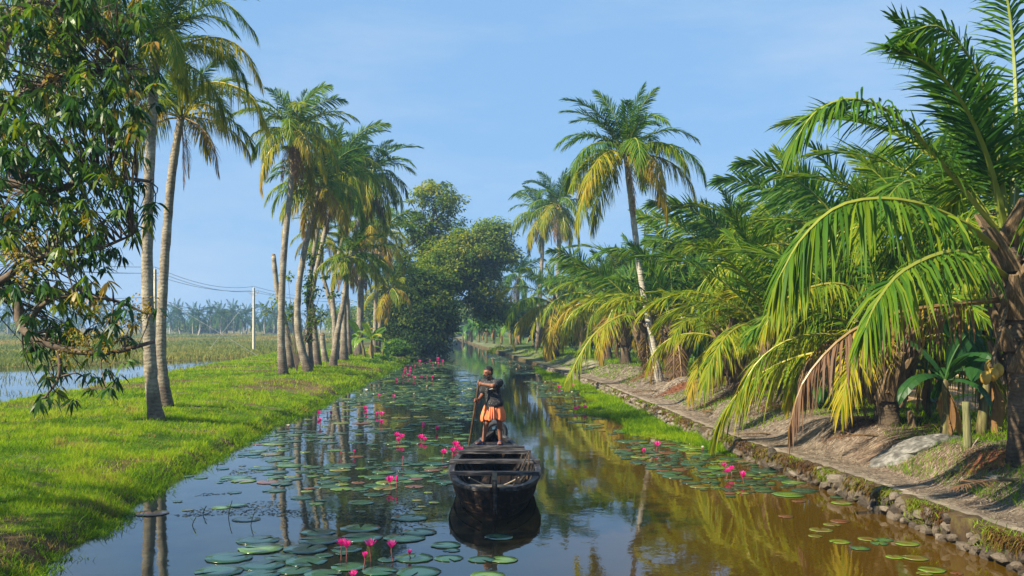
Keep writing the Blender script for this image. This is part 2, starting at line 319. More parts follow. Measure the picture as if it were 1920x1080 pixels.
def height(x, y):
    x = np.asarray(x, float); y = np.asarray(y, float)
    uL = xL(y)-x; uR = x-xR(y); n1 = fbm(x, y, 3.0, 1)-.5; n2 = fbm(x, y, .9, 4)-.5
    # left bank
    hl = -.6+.6*sm(-.5, 0, uL)+.24*sm(-.05, .4, uL)+.28*sm(.3, 3.2, uL)+(.16*n1+.07*n2)*sm(.2, 1.5, uL)
    xb = np.interp(y, BY, BXv); ub = xb-x
    hl = hl*(1-sm(-2.2, .8, ub))+(-.3)*sm(-2.2, .8, ub)
    marsh = sm(-6, 5, y-yM(x)+10*(fbm(x, y, 16, 8)-.5))*sm(-1, 2, ub)
    hl = hl+marsh*(.42+.55*(fbm(x, y, 11, 9)-.5))
    # right bank
    W = wallh(y); fade = 1-sm(60, 110, y)*.5
    hump = .78+.22*np.sin(y*1.15+1.0*np.sin(y*.37))
    hr = -.7+(.7+W)*sm(-.03, .03, uR)+(.62*hump*fade+.30*n1)*sm(.75, 2.3, uR)*(1-sm(2.2, 4.2, uR))+(.55*fade+.12*n1)*sm(2.2, 4.2, uR)*1.0
    hr = hr*(1-sm(5, 9, uR))+(.32+.12*n1)*sm(5, 9, uR)+.05*n2*sm(.1, 1, uR)
    return np.where(uL > -1.5, hl, np.where(uR > -1.0, hr, -.6))
def H(x, y): return float(height(np.array([x]), np.array([y]))[0])
def build_ground():
    ys = np.concatenate([np.linspace(-40, 8, 14), np.arange(8.3, 40, .3), np.geomspace(40, 130, 130)[1:], np.geomspace(131, 1000, 60)])
    ul = np.concatenate([-np.geomspace(1000, 22, 60), -np.linspace(21.6, 4, 46), -np.linspace(3.8, -.9, 30)])
    ur = np.concatenate([[-.9, -.3, -.06, -.03, 0, .03, .06], np.linspace(.2, 9, 60), np.geomspace(9.3, 1000, 70)])
    Yg = ys[:, None]
    Xg = np.concatenate([xL(Yg)+ul[None], xR(Yg)+ur[None]], 1); Yg = np.broadcast_to(Yg, Xg.shape)
    Z = height(Xg, Yg); nr, nc = Xg.shape
    i = np.arange(nr-1)[:, None]*nc; j = np.arange(nc-1)[None]
    q = np.stack([i+j, i+j+1, i+nc+j+1, i+nc+j], -1).reshape(-1, 4)
    x = Xg.ravel(); y = Yg.ravel(); uL = xL(y)-x; uR = x-xR(y); ub = np.interp(y, BY, BXv)-x
    n1 = fbm(x, y, 2.5, 21)[:, None]; n2 = fbm(x, y, 9, 22)[:, None]
    def mix(a, b, t): return np.asarray(a)*(1-t)+np.asarray(b)*t
    grass = mix((.05, .10, .012), (.09, .15, .012), n1); soil = mix((.10, .065, .03), (.16, .11, .06), n1)
    n42 = fbm(x, y, 4.5, 42)[:, None]; n44 = fbm(x, y, .7, 44)[:, None]; left = mix(grass, soil*.8, np.clip(np.clip((n42-.60)*9, 0, 1)+np.clip((n44-.64)*9, 0, 1), 0, 1)); left = mix(soil*.6, left, sm(.05, .5, uL)[:, None])
    marsh = mix((.10, .12, .025), (.24, .17, .05), np.clip((n2-.3)*2.2, 0, 1)); left = mix(left, marsh, sm(-.5, 1.5, ub)[:, None])
    path = mix((.24, .195, .15), (.34, .285, .225), n1); mound = mix((.14, .118, .098), (.27, .23, .19), n1)
    mound = mix(mound, (.25, .14, .085), np.clip((n2-.58)*5, 0, 1)*.6)
    field = mix((.06, .13, .012), (.13, .18, .02), n1); field = mix(field, (.24, .15, .08), np.clip((n2-.55)*6, 0, 1))
    right = mix(path, mound, sm(.6, 1.2, uR)[:, None]); right = mix(right, mix(soil*.8, grass, np.clip((n1-.35)*4, 0, 1)), sm(2.2, 3.4, uR)[:, None])
    right = mix(right, field, sm(6, 9, uR)[:, None]); far = sm(48, 80, y)[:, None]; right = mix(right, mix(right, grass, .6), far)
    right = mix((.07, .045, .022), right, sm(-.02, .12, uR)[:, None])
    col = np.where(uL[:, None] > -1.5, left, right)
    me = mesh_np('ground', np.stack([x, y, Z.ravel()], -1), [q], {'zone': col}, smooth=True)
    o = bpy.data.objects.new('ground', me); me.materials.append(M['ground']); link(o); tag(o, kind='structure')
    m = MB(); m.add([(-900, -40, 0), (900, -40, 0), (900, 1000, 0), (-900, 1000, 0)], [(0, 1, 2, 3)])
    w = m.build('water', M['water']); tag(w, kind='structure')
build_ground()

# ------------------------------------------------------------------ palm fronds
def frond_mesh(name, P, n, leaf, width, seed, g=.7, lift=.3, ribr=.011, s0=.16, brk=0.0):
    """coconut frond: arched rib P with two rows of leaflets hanging under gravity; sizes relative to its length"""
    r_ = np.random.default_rng(seed); P = np.asarray(P, float)
    L = np.sum(np.linalg.norm(np.diff(P, axis=0), axis=1)); T, S, N = frames(P); m = len(P)
    V1, q1, t1 = tube_np(P, L*ribr*np.linspace(1.5, .18, m)**1.0, 4, False)
    VV, QQ, TT, UU, RR = [V1], [np.asarray(q1)], [], [np.repeat(np.linspace(0, 1, m), 4)], [np.full(len(V1), .5)]
    off = len(V1); nb = len(q1)
    for sgn in (-1, 1):
        s = np.linspace(s0, .995, n)+r_.uniform(-.3, .3, n)/n; s = np.clip(s, 0, 1)
        if brk: s = s[r_.random(n) > brk]
        k = len(s); f = s*(m-1); i = np.clip(f.astype(int), 0, m-2); w = (f-i)[:, None]
        p = P[i]*(1-w)+P[i+1]*w; t = T[i]*(1-w)+T[i+1]*w; sd_ = (S[i]*(1-w)+S[i+1]*w)*sgn; nn = N[i]*(1-w)+N[i+1]*w
        al = np.interp(s, [0, .5, 1], [R(68), R(52), R(16)])+r_.normal(0, .11, k)
        be = lift+r_.normal(0, .22, k)
        d = np.cos(al)[:, None]*t+np.sin(al)[:, None]*(np.cos(be)[:, None]*sd_+np.sin(be)[:, None]*nn)
        ll = L*leaf*np.interp(s, [0, .12, .4, .75, 1], [.45, .75, 1, .8, .42])*np.where(r_.random(k) < .08, r_.uniform(.4, .8, k), r_.uniform(.85, 1.1, k))
        wd = np.cross(d, nn)+.6*nn*r_.normal(0, 1, (k, 1)); wd -= d*np.sum(wd*d, 1)[:, None]; wd /= np.linalg.norm(wd, axis=1)[:, None]+1e-9
        gg = g*r_.uniform(.55, 1.5, k)
        V, q, tr, ta = blades(p, d, ll, L*width, wd, gg)
        VV.append(V); QQ.append(q+off); TT.append(tr+off); off += len(V)
        UU.append(np.clip(per(s, 7)*.55+ta*.45, 0, 1)); RR.append(per(r_.random(k), 7))
    Q = np.concatenate(QQ); Tt = np.concatenate(TT)
    mi = [np.concatenate([np.ones(nb), np.zeros(len(Q)-nb)]), np.zeros(len(Tt))]
    me = mesh_np(name, np.concatenate(VV), [Q, Tt], {'u': np.concatenate(UU), 'rnd': np.concatenate(RR)}, mi)
    me.materials.append(M['frond']); me.materials.append(M['rachis']); return me
def arc(el, droop, m=15, side=0.0, pw=1.25):
    s = np.linspace(0, 1, m); a = el-droop*s**pw; b = side*s**1.5; ds = 1/(m-1)
    dx = np.cos(a)*np.cos(b)*ds; dy = np.cos(a)*np.sin(b)*ds; dz = np.sin(a)*ds
    return np.stack([np.cumsum(dx)-dx[0], np.cumsum(dy)-dy[0], np.cumsum(dz)-dz[0]], -1)
CLS = [(84, 40, .15, .5), (68, 72, .25, .42), (50, 98, .42, .3), (30, 108, .95, .15), (6, 86, 1.15, 0.0), (-25, 60, 1.2, -.1), (-62, 26, .7, -.2)]
FR = {}
def frond_variant(cls, lod, k):
    key = (cls, lod, k)
    if key not in FR:
        el, dr, g, lf = CLS[cls]; n, wd = {0: (92, .0098), 1: (62, .0140), 2: (24, .026)}[lod]
        r2 = random.Random(cls*31+lod*7+k)
        P = arc(R(el+r2.uniform(-5, 5)), R(dr*r2.uniform(.85, 1.2)), 15, r2.uniform(-.35, .35))
        lf_ = .5 if cls == 6 else 1
        FR[key] = frond_mesh('frond', P, n, .24*(.8 if cls == 6 else 1), wd*(.7 if cls == 6 else 1), cls*100+lod*10+k, g, lf, .008, .18, .2 if cls == 6 else .03)
    return FR[key]
def add_frond(parent, me, loc, rz, sc, age):
    o = bpy.data.objects.new('frond', me); link(o, parent); o.location = loc; o.rotation_euler = (0, 0, rz); o.scale = (sc, sc, sc); o['age'] = float(age)
    return o
COCO = None
def coconut_mesh():
    global COCO
    if COCO is None:
        m = MB(); s = np.linspace(-1, 1, 7); P = np.stack([np.zeros(7), np.zeros(7), s*.13], -1); m.tube(P, .1*np.sqrt(np.clip(1-s**2, .03, 1)), 8)
        COCO = m.mesh('coconut', True); COCO.materials.append(M['coconut'])
    return COCO
def trunk_obj(parent, pts, r0, r1, mat, rings=40, sides=12, flare=1.5, base_dark=.22, name='trunk'):
    P = resample(pts, rings); s = np.linspace(0, 1, rings)
    r = (r0+(r1-r0)*s)*(1+(flare-1)*np.exp(-s*rings*.30))*(1+.03*rng.normal(size=rings))
    m = MB(); V, q, t = tube_np(P, r, sides, True, .07)
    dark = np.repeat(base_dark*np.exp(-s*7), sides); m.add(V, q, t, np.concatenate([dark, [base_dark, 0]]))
    return m.build(name, mat, parent, True)
def palm(label, pts, L, nf, lod, r0=.17, r1=.11, group='coconut palms along the canal', ages=(.25, .62), young=False, seed=0, skip=None, dead=2, nuts=0, mat=None, cls_hi=5, cls_lo=0, foot_dark=.22, name='coconut_palm', flare=1.5, trunk=True):
    """pts: world points of the trunk from the ground to the crown"""
    r2 = random.Random(seed+100); pts = [Vector(p) for p in pts]; base = pts[0].copy(); base.z -= .08
    t = thing(name, base, label, 'palm tree', group)
    loc = [p-base for p in pts]; loc[0] = Vector((0, 0, 0))
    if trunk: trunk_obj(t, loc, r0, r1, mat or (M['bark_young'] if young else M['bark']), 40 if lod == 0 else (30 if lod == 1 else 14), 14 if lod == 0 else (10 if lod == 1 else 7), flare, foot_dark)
    top = loc[-1]; az = r2.uniform(0, 6.28)
    for i in range(nf):
        f = i/max(nf-1, 1); az += 2.39996+r2.uniform(-.25, .25)
        c = cls_lo+f*(cls_hi-cls_lo)+r2.uniform(-.3, .3); c = int(min(max(round(c), 0), 5))
        if skip and skip(az % (2*math.pi), c): continue
        age = ages[0]+(ages[1]-ages[0])*f**1.5+r2.uniform(-.12, .10)
        if c >= 4 and r2.random() < .3: age += .12
        sc = L*(1-.18*(c == 0))*r2.uniform(.86, 1.08)
        add_frond(t, frond_variant(c, lod, r2.randrange(2)), top+Vector((math.cos(az)*r1*.7, math.sin(az)*r1*.7, .10*(1-f)-.1)), az, sc, age)
    for i in range(dead):
        az = r2.uniform(0, 6.28); add_frond(t, frond_variant(6, lod, i % 2), top+Vector((math.cos(az)*r1, math.sin(az)*r1, -.15)), az, L*r2.uniform(.55, .8), r2.uniform(.86, .97))
    for i in range(nuts):
        a = i*2.4; o = bpy.data.objects.new('coconut', coconut_mesh()); link(o, t)
        o.location = top+Vector((math.cos(a)*(r1+.14), math.sin(a)*(r1+.14), -.18-.16*(i % 3))); o.rotation_euler = (r2.uniform(-.5, .5), r2.uniform(-.5, .5), 0)
    if young:
        bm = boot_mesh(); hh = top.z
        for i in range(16):
            a = i*2.4; f = .25+.75*i/16; k = f*(len(loc)-1); j = min(int(k), len(loc)-2); p = loc[j].lerp(loc[j+1], k-j)
            o = bpy.data.objects.new('leaf_base', bm); link(o, t); rr = r0+(r1-r0)*f
            o.location = p+Vector((math.cos(a)*rr*.85, math.sin(a)*rr*.85, 0)); o.rotation_euler = (0, R(12+16*f), a); o.scale = (rr*4.6,)*3
    return t
BOOT = None
def boot_mesh():
    global BOOT
    if BOOT is None:
        m = MB(); V = []
        for z, w, d in ((0, .36, .10), (.35, .26, .12), (.8, .12, .10), (1.0, .09, .05)):
            V += [(-.03, -w, z), (d*.5, -w*.8, z), (d, 0, z), (d*.5, w*.8, z), (-.03, w, z)]
        q = []
        for i in range(3):
            for j in range(5): q.append((i*5+j, i*5+(j+1) % 5, i*5+5+(j+1) % 5, i*5+5+j))
        V = np.array(V); V[:, 0] += .12*V[:, 2]**2
        m.add(V, q, [(15, 16, 17), (15, 17, 18), (15, 18, 19)]); BOOT = m.mesh('leaf_base'); BOOT.materials.append(M['boot'])
    return BOOT
def gpt(px, Y, u=0): x = X(px, Y); return Vector((x, Y, H(x, Y)))
def trunk_px(Y, pix, dy=None):
    """trunk points: first pixel gives the foot (on the ground), the rest the line upwards at depth Y (+dy)"""
    out = []
    for i, (px, py) in enumerate(pix):
        p = at(px, py, Y+(dy[i] if dy else 0))
        if i == 0: p.z = H(p.x, p.y)
        out.append(p)
    return out
def foot(px, py):
    Y = 2.5*F/(py-HOR)
    for _ in range(12): Y = .5*Y+.5*(CAMZ-H(X(px, Y), Y))*F/(py-HOR)
    return Y

def hero(t, pix, n=100, leaf=.19, width=.0092, g=.9, lift=.1, age=.4, seed=0, brk=.02):
    P = resample([at(px, py, Y)-Vector(t.location) for px, py, Y in pix], 18)
    me = frond_mesh('frond', P, n, leaf, width, 900+seed, g, lift, .0075, .16, brk)
    return add_frond(t, me, (0, 0, 0), 0, 1, age)
# ------------------------------------------------------------------ coconut palms, left bank
GL = 'tall palms on the grassy bank'
Y = foot(292, 786)
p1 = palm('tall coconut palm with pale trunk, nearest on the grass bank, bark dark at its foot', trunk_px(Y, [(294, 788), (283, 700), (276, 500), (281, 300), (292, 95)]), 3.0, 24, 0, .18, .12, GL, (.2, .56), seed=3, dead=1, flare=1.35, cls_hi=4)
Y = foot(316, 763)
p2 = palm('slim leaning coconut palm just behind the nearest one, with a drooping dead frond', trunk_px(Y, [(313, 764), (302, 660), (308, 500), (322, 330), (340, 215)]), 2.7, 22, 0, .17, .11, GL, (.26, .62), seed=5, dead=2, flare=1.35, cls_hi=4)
Y = 24.0
palm('coconut palm whose drooping crown hangs behind the mango foliage at the top left corner', [gpt(-210, Y), at(-120, 500, Y), at(-10, 130, Y), at(50, -25, Y)], 3.4, 22, 0, .18, .12, GL, (.25, .6), seed=8, dead=2)
Ya = p1.location.y; Yb = p2.location.y
hero(p1, [(296, 105, Ya), (340, 85, Ya-.6), (400, 70, Ya-1.0), (455, 92, Ya-1.2), (488, 150, Ya-1.3)], 90, .21, .0075, 1.0, .1, .60, 31)
hero(p1, [(292, 95, Ya), (318, 30, Ya-.3), (365, -8, Ya-.5), (430, 10, Ya-.6), (478, 60, Ya-.7)], 90, .21, .0075, .9, .1, .40, 32)
hero(p1, [(290, 95, Ya), (300, 40, Ya-.6), (315, -20, Ya-1.2), (320, -70, Ya-1.6)], 90, .21, .0075, .4, .3, .28, 33)
hero(p2, [(342, 205, Yb), (385, 158, Yb-.5), (435, 160, Yb-.9), (475, 185, Yb-1.1), (500, 235, Yb-1.2)], 90, .20, .0075, 1.2, 0, .58, 34)
hero(p2, [(342, 220, Yb), (372, 235, Yb-.4), (398, 270, Yb-.7), (410, 325, Yb-.8)], 80, .17, .0065, 1.1, -.1, .92, 35, .1)
Y3 = foot(531, 702)
palm('slender pale palm with reddish dead fronds, leftmost of the grouped trunks', trunk_px(Y3, [(531, 702), (527, 620), (532, 480), (545, 350), (551, 245)]), 3.3, 30, 1, .20, .13, GL, (.24, .68), seed=11, dead=5, nuts=6)
palm('curving palm bowed out over a leaning foot, beside the slender pale palm', trunk_px(foot(576, 697), [(579, 697), (562, 640), (558, 570), (569, 480), (600, 350)]), 3.3, 28, 1, .21, .14, GL, (.22, .66), seed=13, dead=4)
palm('straight palm trunk wrapped in a leafy climber', trunk_px(foot(580, 690), [(580, 690), (580, 600), (582, 520), (612, 330)]), 3.3, 22, 1, .19, .12, GL, (.2, .62), seed=17, dead=3)
palm('upright palm just right of the climber-wrapped trunk', trunk_px(foot(596, 686), [(596, 686), (588, 600), (587, 540), (640, 300)]), 3.6, 24, 1, .2, .12, GL, (.2, .62), seed=19, dead=3)
palm('thin palm trunk leaning left behind the group, with drooping crown', trunk_px(foot(634, 670), [(634, 670), (625, 590), (613, 545), (604, 505), (604, 440)]), 3.0, 22, 1, .2, .13, GL, (.24, .68), seed=23, dead=4)
palm('straight greyish palm standing behind the leaning trunk', trunk_px(foot(629, 676), [(629, 676), (627, 600), (626, 520), (668, 350)]), 4.0, 26, 1, .2, .13, GL, (.1, .5), seed=27, dead=4)
palm('short palm leaning right with a bright green crown', trunk_px(foot(625, 686), [(624, 686), (633, 622), (645, 560), (652, 480)]), 2.7, 20, 1, .2, .13, GL, (.25, .5), seed=29, dead=3)
palm('palm with swollen foot right of the leaning trunk', trunk_px(foot(645, 676), [(645, 676), (645, 600), (650, 520), (690, 330)]), 4.3, 26, 1, .22, .13, GL, (.12, .52), seed=31, dead=4, flare=1.8)
palm('thin far palm with pale patches just right of the swollen foot', trunk_px(foot(655, 667), [(655, 667), (652, 590), (654, 510), (690, 420)]), 3.6, 20, 1, .2, .13, GL, (.24, .68), seed=37, dead=4)
palm('thick pale trunk palm behind the banana plant', trunk_px(foot(672, 667), [(672, 667), (675, 600), (677, 520), (676, 480)]), 3.8, 24, 1, .3, .22, GL, (.2, .6), seed=41, dead=5)
palm('far slender palm right of the banana plant', trunk_px(foot(703, 662), [(703, 662), (704, 600), (706, 545), (715, 440)]), 4.0, 22, 1, .22, .15, GL, (.24, .68), seed=43, dead=4)
palm('low palm leaning right against the dark trees, crown yellowing', trunk_px(foot(712, 662), [(708, 662), (714, 600), (724, 565), (732, 540)]), 3.4, 16, 1, .2, .14, GL, (.35, .72), seed=47, dead=4)
# dead trunks without a crown
def stump(label, Y, pix, r0, r1):
    pts = trunk_px(Y, pix); b = pts[0].copy(); b.z -= .08; t = thing('dead_palm_trunk', b, label, 'palm trunk', 'crownless palm trunks')
    trunk_obj(t, [p-b for p in pts], r0, r1, M['bark'], 26, 10, 1.4)
    m = MB(); m.tube([pts[-1]-b-Vector((0, 0, .05)), pts[-1]-b+Vector((.02, 0, .12))], [r1*1.1, r1*.6], 8, wob=.3); m.build('broken_top', M['boot'], t)
stump('tall crownless palm trunk bending left behind the slender palm', foot(545, 692), [(546, 692), (535, 610), (520, 545), (513, 480)], .2, .13)
stump('short broken palm stump between the grouped palm trunks', foot(609, 680), [(611, 680), (606, 650), (604, 627)], .2, .17)

# ------------------------------------------------------------------ coconut palms, right bank
GR = 'young palms along the right bank'; GT = 'tall palms on the right bank'
YA = 16.1
pA = [Vector((X(1914, YA), YA, H(X(1914, YA), YA))), at(1908, 700, YA), at(1900, 560, YA), at(1893, 440, YA)]
palmA = palm('big young coconut palm at the right edge of the picture with huge arching fronds', pA, 4.9, 16, 0, .16, .17, GR, (.18, .45), True, seed=51, dead=1, cls_hi=3,
     skip=lambda a, c: c >= 2 and 2.0 < a < 4.3)
baseA = Vector(palmA.location)
hero(palmA, [(1888, 455, 16.1), (1790, 335, 15.7), (1690, 225, 15.2), (1600, 186, 14.9), (1530, 210, 14.7), (1492, 262, 14.6)], g=.75, age=.27, seed=1)
hero(palmA, [(1888, 480, 16.1), (1800, 415, 15.3), (1690, 376, 14.6), (1580, 384, 14.1), (1505, 445, 13.8), (1458, 525, 13.6)], leaf=.20, g=1.3, lift=0, age=.32, seed=2)
hero(palmA, [(1890, 520, 16.0), (1830, 480, 15.0), (1770, 474, 14.2), (1690, 510, 13.5), (1645, 565, 13.1), (1622, 615, 12.9)], leaf=.185, g=1.2, lift=0, age=.34, seed=3)
hero(palmA, [(1890, 560, 16.2), (1800, 570, 15.9), (1690, 585, 15.6), (1590, 625, 15.4), (1510, 710, 15.3), (1480, 800, 15.3)], g=1.7, lift=-.3, age=.92, leaf=.15, seed=4, brk=.12)
hero(palmA, [(1890, 430, 16.1), (1870, 280, 16.0), (1830, 130, 15.6), (1760, 50, 15.2), (1690, 70, 15.0)], g=.5, lift=.3, age=.22, seed=5)
hero(palmA, [(1893, 430, 16.1), (1905, 260, 16.2), (1900, 90, 16.3), (1880, -40, 16.2), (1840, -110, 16.0)], g=.4, lift=.4, age=.2, seed=6)
for i in range(4):                                                                  # coconuts on the hanging stalk
    p = at([1848, 1862, 1856, 1872][i], [708, 702, 688, 694][i], 15.4+.1*i)-baseA
    o = bpy.data.objects.new('coconut', coconut_mesh()); link(o, palmA); o.location = p; o.scale = (.85,)*3
m = MB(); m.tube(resample([at(1893, 560, 16.0)-baseA, at(1875, 620, 15.7)-baseA, at(1858, 690, 15.5)-baseA], 8), [.03]*8, 6); m.build('fruit_stalk', M['boot'], palmA)

def ypalm(label, px, py, topx, topy, L, nf, r, seed, lod=0, ages=(.2, .6), dead=2, hi=5, **k):
    Yf = foot(px, py); p0 = gpt(px, Yf); p1 = at((px+topx)/2, (py+topy)/2, Yf); p2 = at(topx, topy, Yf)
    return palm(label, [p0, p1, p2], L, nf, lod, r, r*.9, GR, ages, True, seed=seed, dead=dead, cls_hi=hi, **k)
palmB = ypalm('stout young palm with thick ribbed base beside the grey mound', 1663, 794, 1662, 655, 4.3, 18, .25, 61, dead=1, hi=4)
hero(palmB, [(1655, 655, 22.5), (1640, 590, 22.0), (1585, 535, 21.2), (1515, 540, 20.6), (1460, 570, 20.2), (1436, 610, 20.1)], leaf=.16, g=1.2, lift=0, age=.5, seed=11)
hero(palmB, [(1650, 660, 22.5), (1600, 640, 22.0), (1555, 640, 21.4), (1520, 670, 21.0), (1500, 715, 20.9)], leaf=.15, g=1.3, lift=-.2, age=.9, seed=12, brk=.1)
palmC = ypalm('young palm with shaggy brown leaf bases, left of the stout palm', 1468, 754, 1452, 630, 4.6, 18, .23, 67, dead=3, hi=3)
palmD = ypalm('short palm with a skirt of dry fronds and a ring of coir litter', 1377, 728, 1371, 640, 3.4, 18, .24, 71, dead=4, ages=(.35, .75), hi=4)
palmE = ypalm('young palm leaning left with a dark thick foot, nearest to the tall leaning palm', 1276, 711, 1262, 605, 4.3, 18, .26, 73, dead=4, lod=1, hi=3)
palmG = ypalm('young palm with dark trunk just behind the tall leaning palm', 1219, 702, 1204, 600, 4.6, 19, .26, 79, lod=1, dead=3, hi=3)
hero(palmG, [(1204, 600, 49), (1170, 590, 47.5), (1120, 620, 46.3), (1085, 670, 45.8), (1064, 715, 45.5)], n=80, width=.008, g=1.1, lift=.1, age=.50, seed=13)
palmH = ypalm('young palm beside the grassy ledge, its fronds arching over the path', 1174, 682, 1164, 575, 4.8, 18, .27, 83, lod=1, dead=2, hi=4)
palmI = ypalm('palm with a smooth dark straight trunk, nearest to the far bend', 1042, 668, 1041, 570, 5.2, 20, .24, 89, lod=1, dead=3, ages=(.3, .66))
YF = foot(1236, 716)
palm('tall coconut palm leaning left over the path, golden lower fronds against the sky', trunk_px(YF, [(1237, 716), (1221, 626), (1204, 531), (1190, 430), (1173, 288)]), 3.8, 32, 0, .15, .12, GT, (.2, .60), seed=98, dead=1, nuts=5, foot_dark=.0, mat=M['bark_far'])
palm('far tall palm with orange coconuts, right of the thin pale palm', [gpt(1046, 96), at(1046, 560, 96), at(1048, 470, 96), at(1046, 382, 96)], 4.6, 24, 1, .26, .19, GT, (.12, .56), seed=101, dead=4, nuts=10)
palm('far thin pale palm leftmost on the right bank skyline', [gpt(1008, 104), at(1012, 560, 104), at(1017, 470, 104), at(1018, 402, 104)], 4.2, 22, 1, .22, .16, GT, (.15, .58), seed=103, dead=4)
palm('bluish dark palm standing beside the big round tree', [gpt(968, 128), at(970, 600, 128), at(972, 520, 128)], 4.6, 20, 1, .25, .2, GT, (.0, .3), seed=107, dead=3, cls_hi=4)
GB = 'palms filling the grove behind the right bank'
for i, (lab, px, Yp, hz, L, lod) in enumerate([
    ('grove palm behind the far bend of the path, upright crown', 1092, 88, 3.2, 5.0, 1),
    ('grove palm rising left of the tall leaning palm', 1140, 66, 3.2, 5.0, 1),
    ('grove palm directly behind the tall leaning palm trunk', 1205, 64, 3.8, 5.0, 1),
    ('grove palm with upright fronds just right of the tall leaning palm', 1280, 55, 3.3, 5.0, 1),
    ('grove palm whose upright fronds show between the leaning palm and skirted palm', 1345, 50, 3.6, 5.0, 1),
    ('grove palm behind the palm with the dry skirt', 1415, 46, 3.4, 5.1, 1),
    ('grove palm with tall fan of fronds behind the shaggy-based palm', 1490, 41, 3.2, 5.1, 1),
    ('grove palm with upright bright frond left of the stout palm', 1560, 34, 3.0, 4.9, 1),
    ('grove palm behind the stout young palm', 1630, 30, 2.7, 4.8, 1),
    ('grove palm between the stout palm and the one at the picture edge', 1755, 25, 2.8, 4.6, 0),
    ('grove palm farthest right, mostly behind the palm at the picture edge', 1860, 23, 3.4, 4.6, 0),
    ('grove palm at the back of the grove, seen over the skirted palm', 1390, 66, 5.2, 5.0, 1),
    ('grove palm at the back, seen left of the golden fronds', 1120, 92, 4.6, 5.0, 1)]):
    b = gpt(px, Yp); dx = rnd.uniform(-.3, .3)
    palm(lab, [b, b+Vector((dx*.5, 0, hz*.5)), b+Vector((dx, 0, hz+(1.5 if 1270 < px < 1640 else .7)))], L*1.08, 18, lod, .24, .2, GB, (.26, .56), True, seed=200+i, dead=2, cls_hi=4, mat=M['bark_young'])

# ------------------------------------------------------------------ far palms across the marsh and beyond the field
GF = 'hazy palms across the marsh'; GF2 = 'hazy palms beyond the right-hand field'
def far_palm(label, px, Yp, h, L, seed, group, proto):
    x = X(px, Yp); z = H(x, Yp)
    if proto is None:
        t = thing('far_palm', (x, Yp, z-.1), label, 'palm tree', group)
        mt = MB(); mt.tube(resample([(0, 0, 0), (.1, 0, .5), (0, 0, 1.0)], 8), np.linspace(.055, .04, 8), 7); mt.build('trunk', M['bark_far'], t)
        VV, QQ, TT, UU, RR, n = [], [], [], [], [], 0
        r2 = random.Random(seed)
        for i in range(22):
            c = [0, 1, 2, 2, 3, 4, 5][int(i*7/22)]; el, dr, g, lf = CLS[c]; me = frond_variant(c, 2, i % 2)
            V = np.empty(len(me.vertices)*3); me.vertices.foreach_get('co', V); V = V.reshape(-1, 3)*r2.uniform(.75, 1.0)*.95; a = i*2.4
            V = np.stack([V[:, 0]*math.cos(a)-V[:, 1]*math.sin(a), V[:, 0]*math.sin(a)+V[:, 1]*math.cos(a), V[:, 2]+1.0], -1)
            for p in me.polygons: (QQ if len(p.vertices) == 4 else TT).append([v+n for v in p.vertices])
            VV.append(V); n += len(V); UU.append(np.full(len(V), .3)); RR.append(np.full(len(V), r2.random()))
        cm = mesh_np('crown', np.concatenate(VV), [np.array(QQ), np.array(TT)], {'u': np.concatenate(UU), 'rnd': np.concatenate(RR)}); cm.materials.append(M['frond'])
        c = bpy.data.objects.new('crown', cm); link(c, t); c['age'] = .12
    else:
        t = proto.copy(); link(t); t.location = (x, Yp, z-.1); tag(t, label, 'palm tree', group)
        for ch in proto.children: c2 = ch.copy(); link(c2, t)
    t.scale = (L, L, h); t.rotation_euler = (0, 0, seed*1.7)
    for ch in t.children: ch.scale = (1, 1, 1)
    return t
protos = []
def place_far(i, label, px, Yp, group):
    p = protos[i % 3] if len(protos) >= 3 else None
    h = rnd.uniform(4.2, 6.8); t = far_palm(label, px, Yp, h, h*rnd.uniform(.75, .95), i+1, group, p)
    if p is None: protos.append(t)
fx = [(-60, 330), (-20, 300), (15, 315), (48, 290), (85, 320), (118, 300), (152, 325), (185, 300), (215, 330), (246, 305), (262, 325), (318, 320), (338, 300), (362, 315), (372, 270), (395, 320), (416, 300), (437, 322), (452, 295), (478, 300), (497, 320), (512, 290), (540, 310), (556, 330), (600, 300), (618, 320), (640, 300), (330, 350), (408, 355), (462, 352), (60, 352), (140, 350), (520, 350)]
for i, (px, Yp) in enumerate(fx):
    place_far(i, 'hazy blue palm in the distant row across the marsh', px, Yp, GF)
for i, (px, Yp) in enumerate([(1480, 230), (1530, 250), (1575, 225), (1610, 260), (1700, 240), (1745, 260), (1790, 230), (1840, 255), (1885, 235), (1915, 260), (1300, 240), (1360, 255)]):
    place_far(i+40, 'hazy palm on the far side of the right-hand field', px, Yp, GF2)

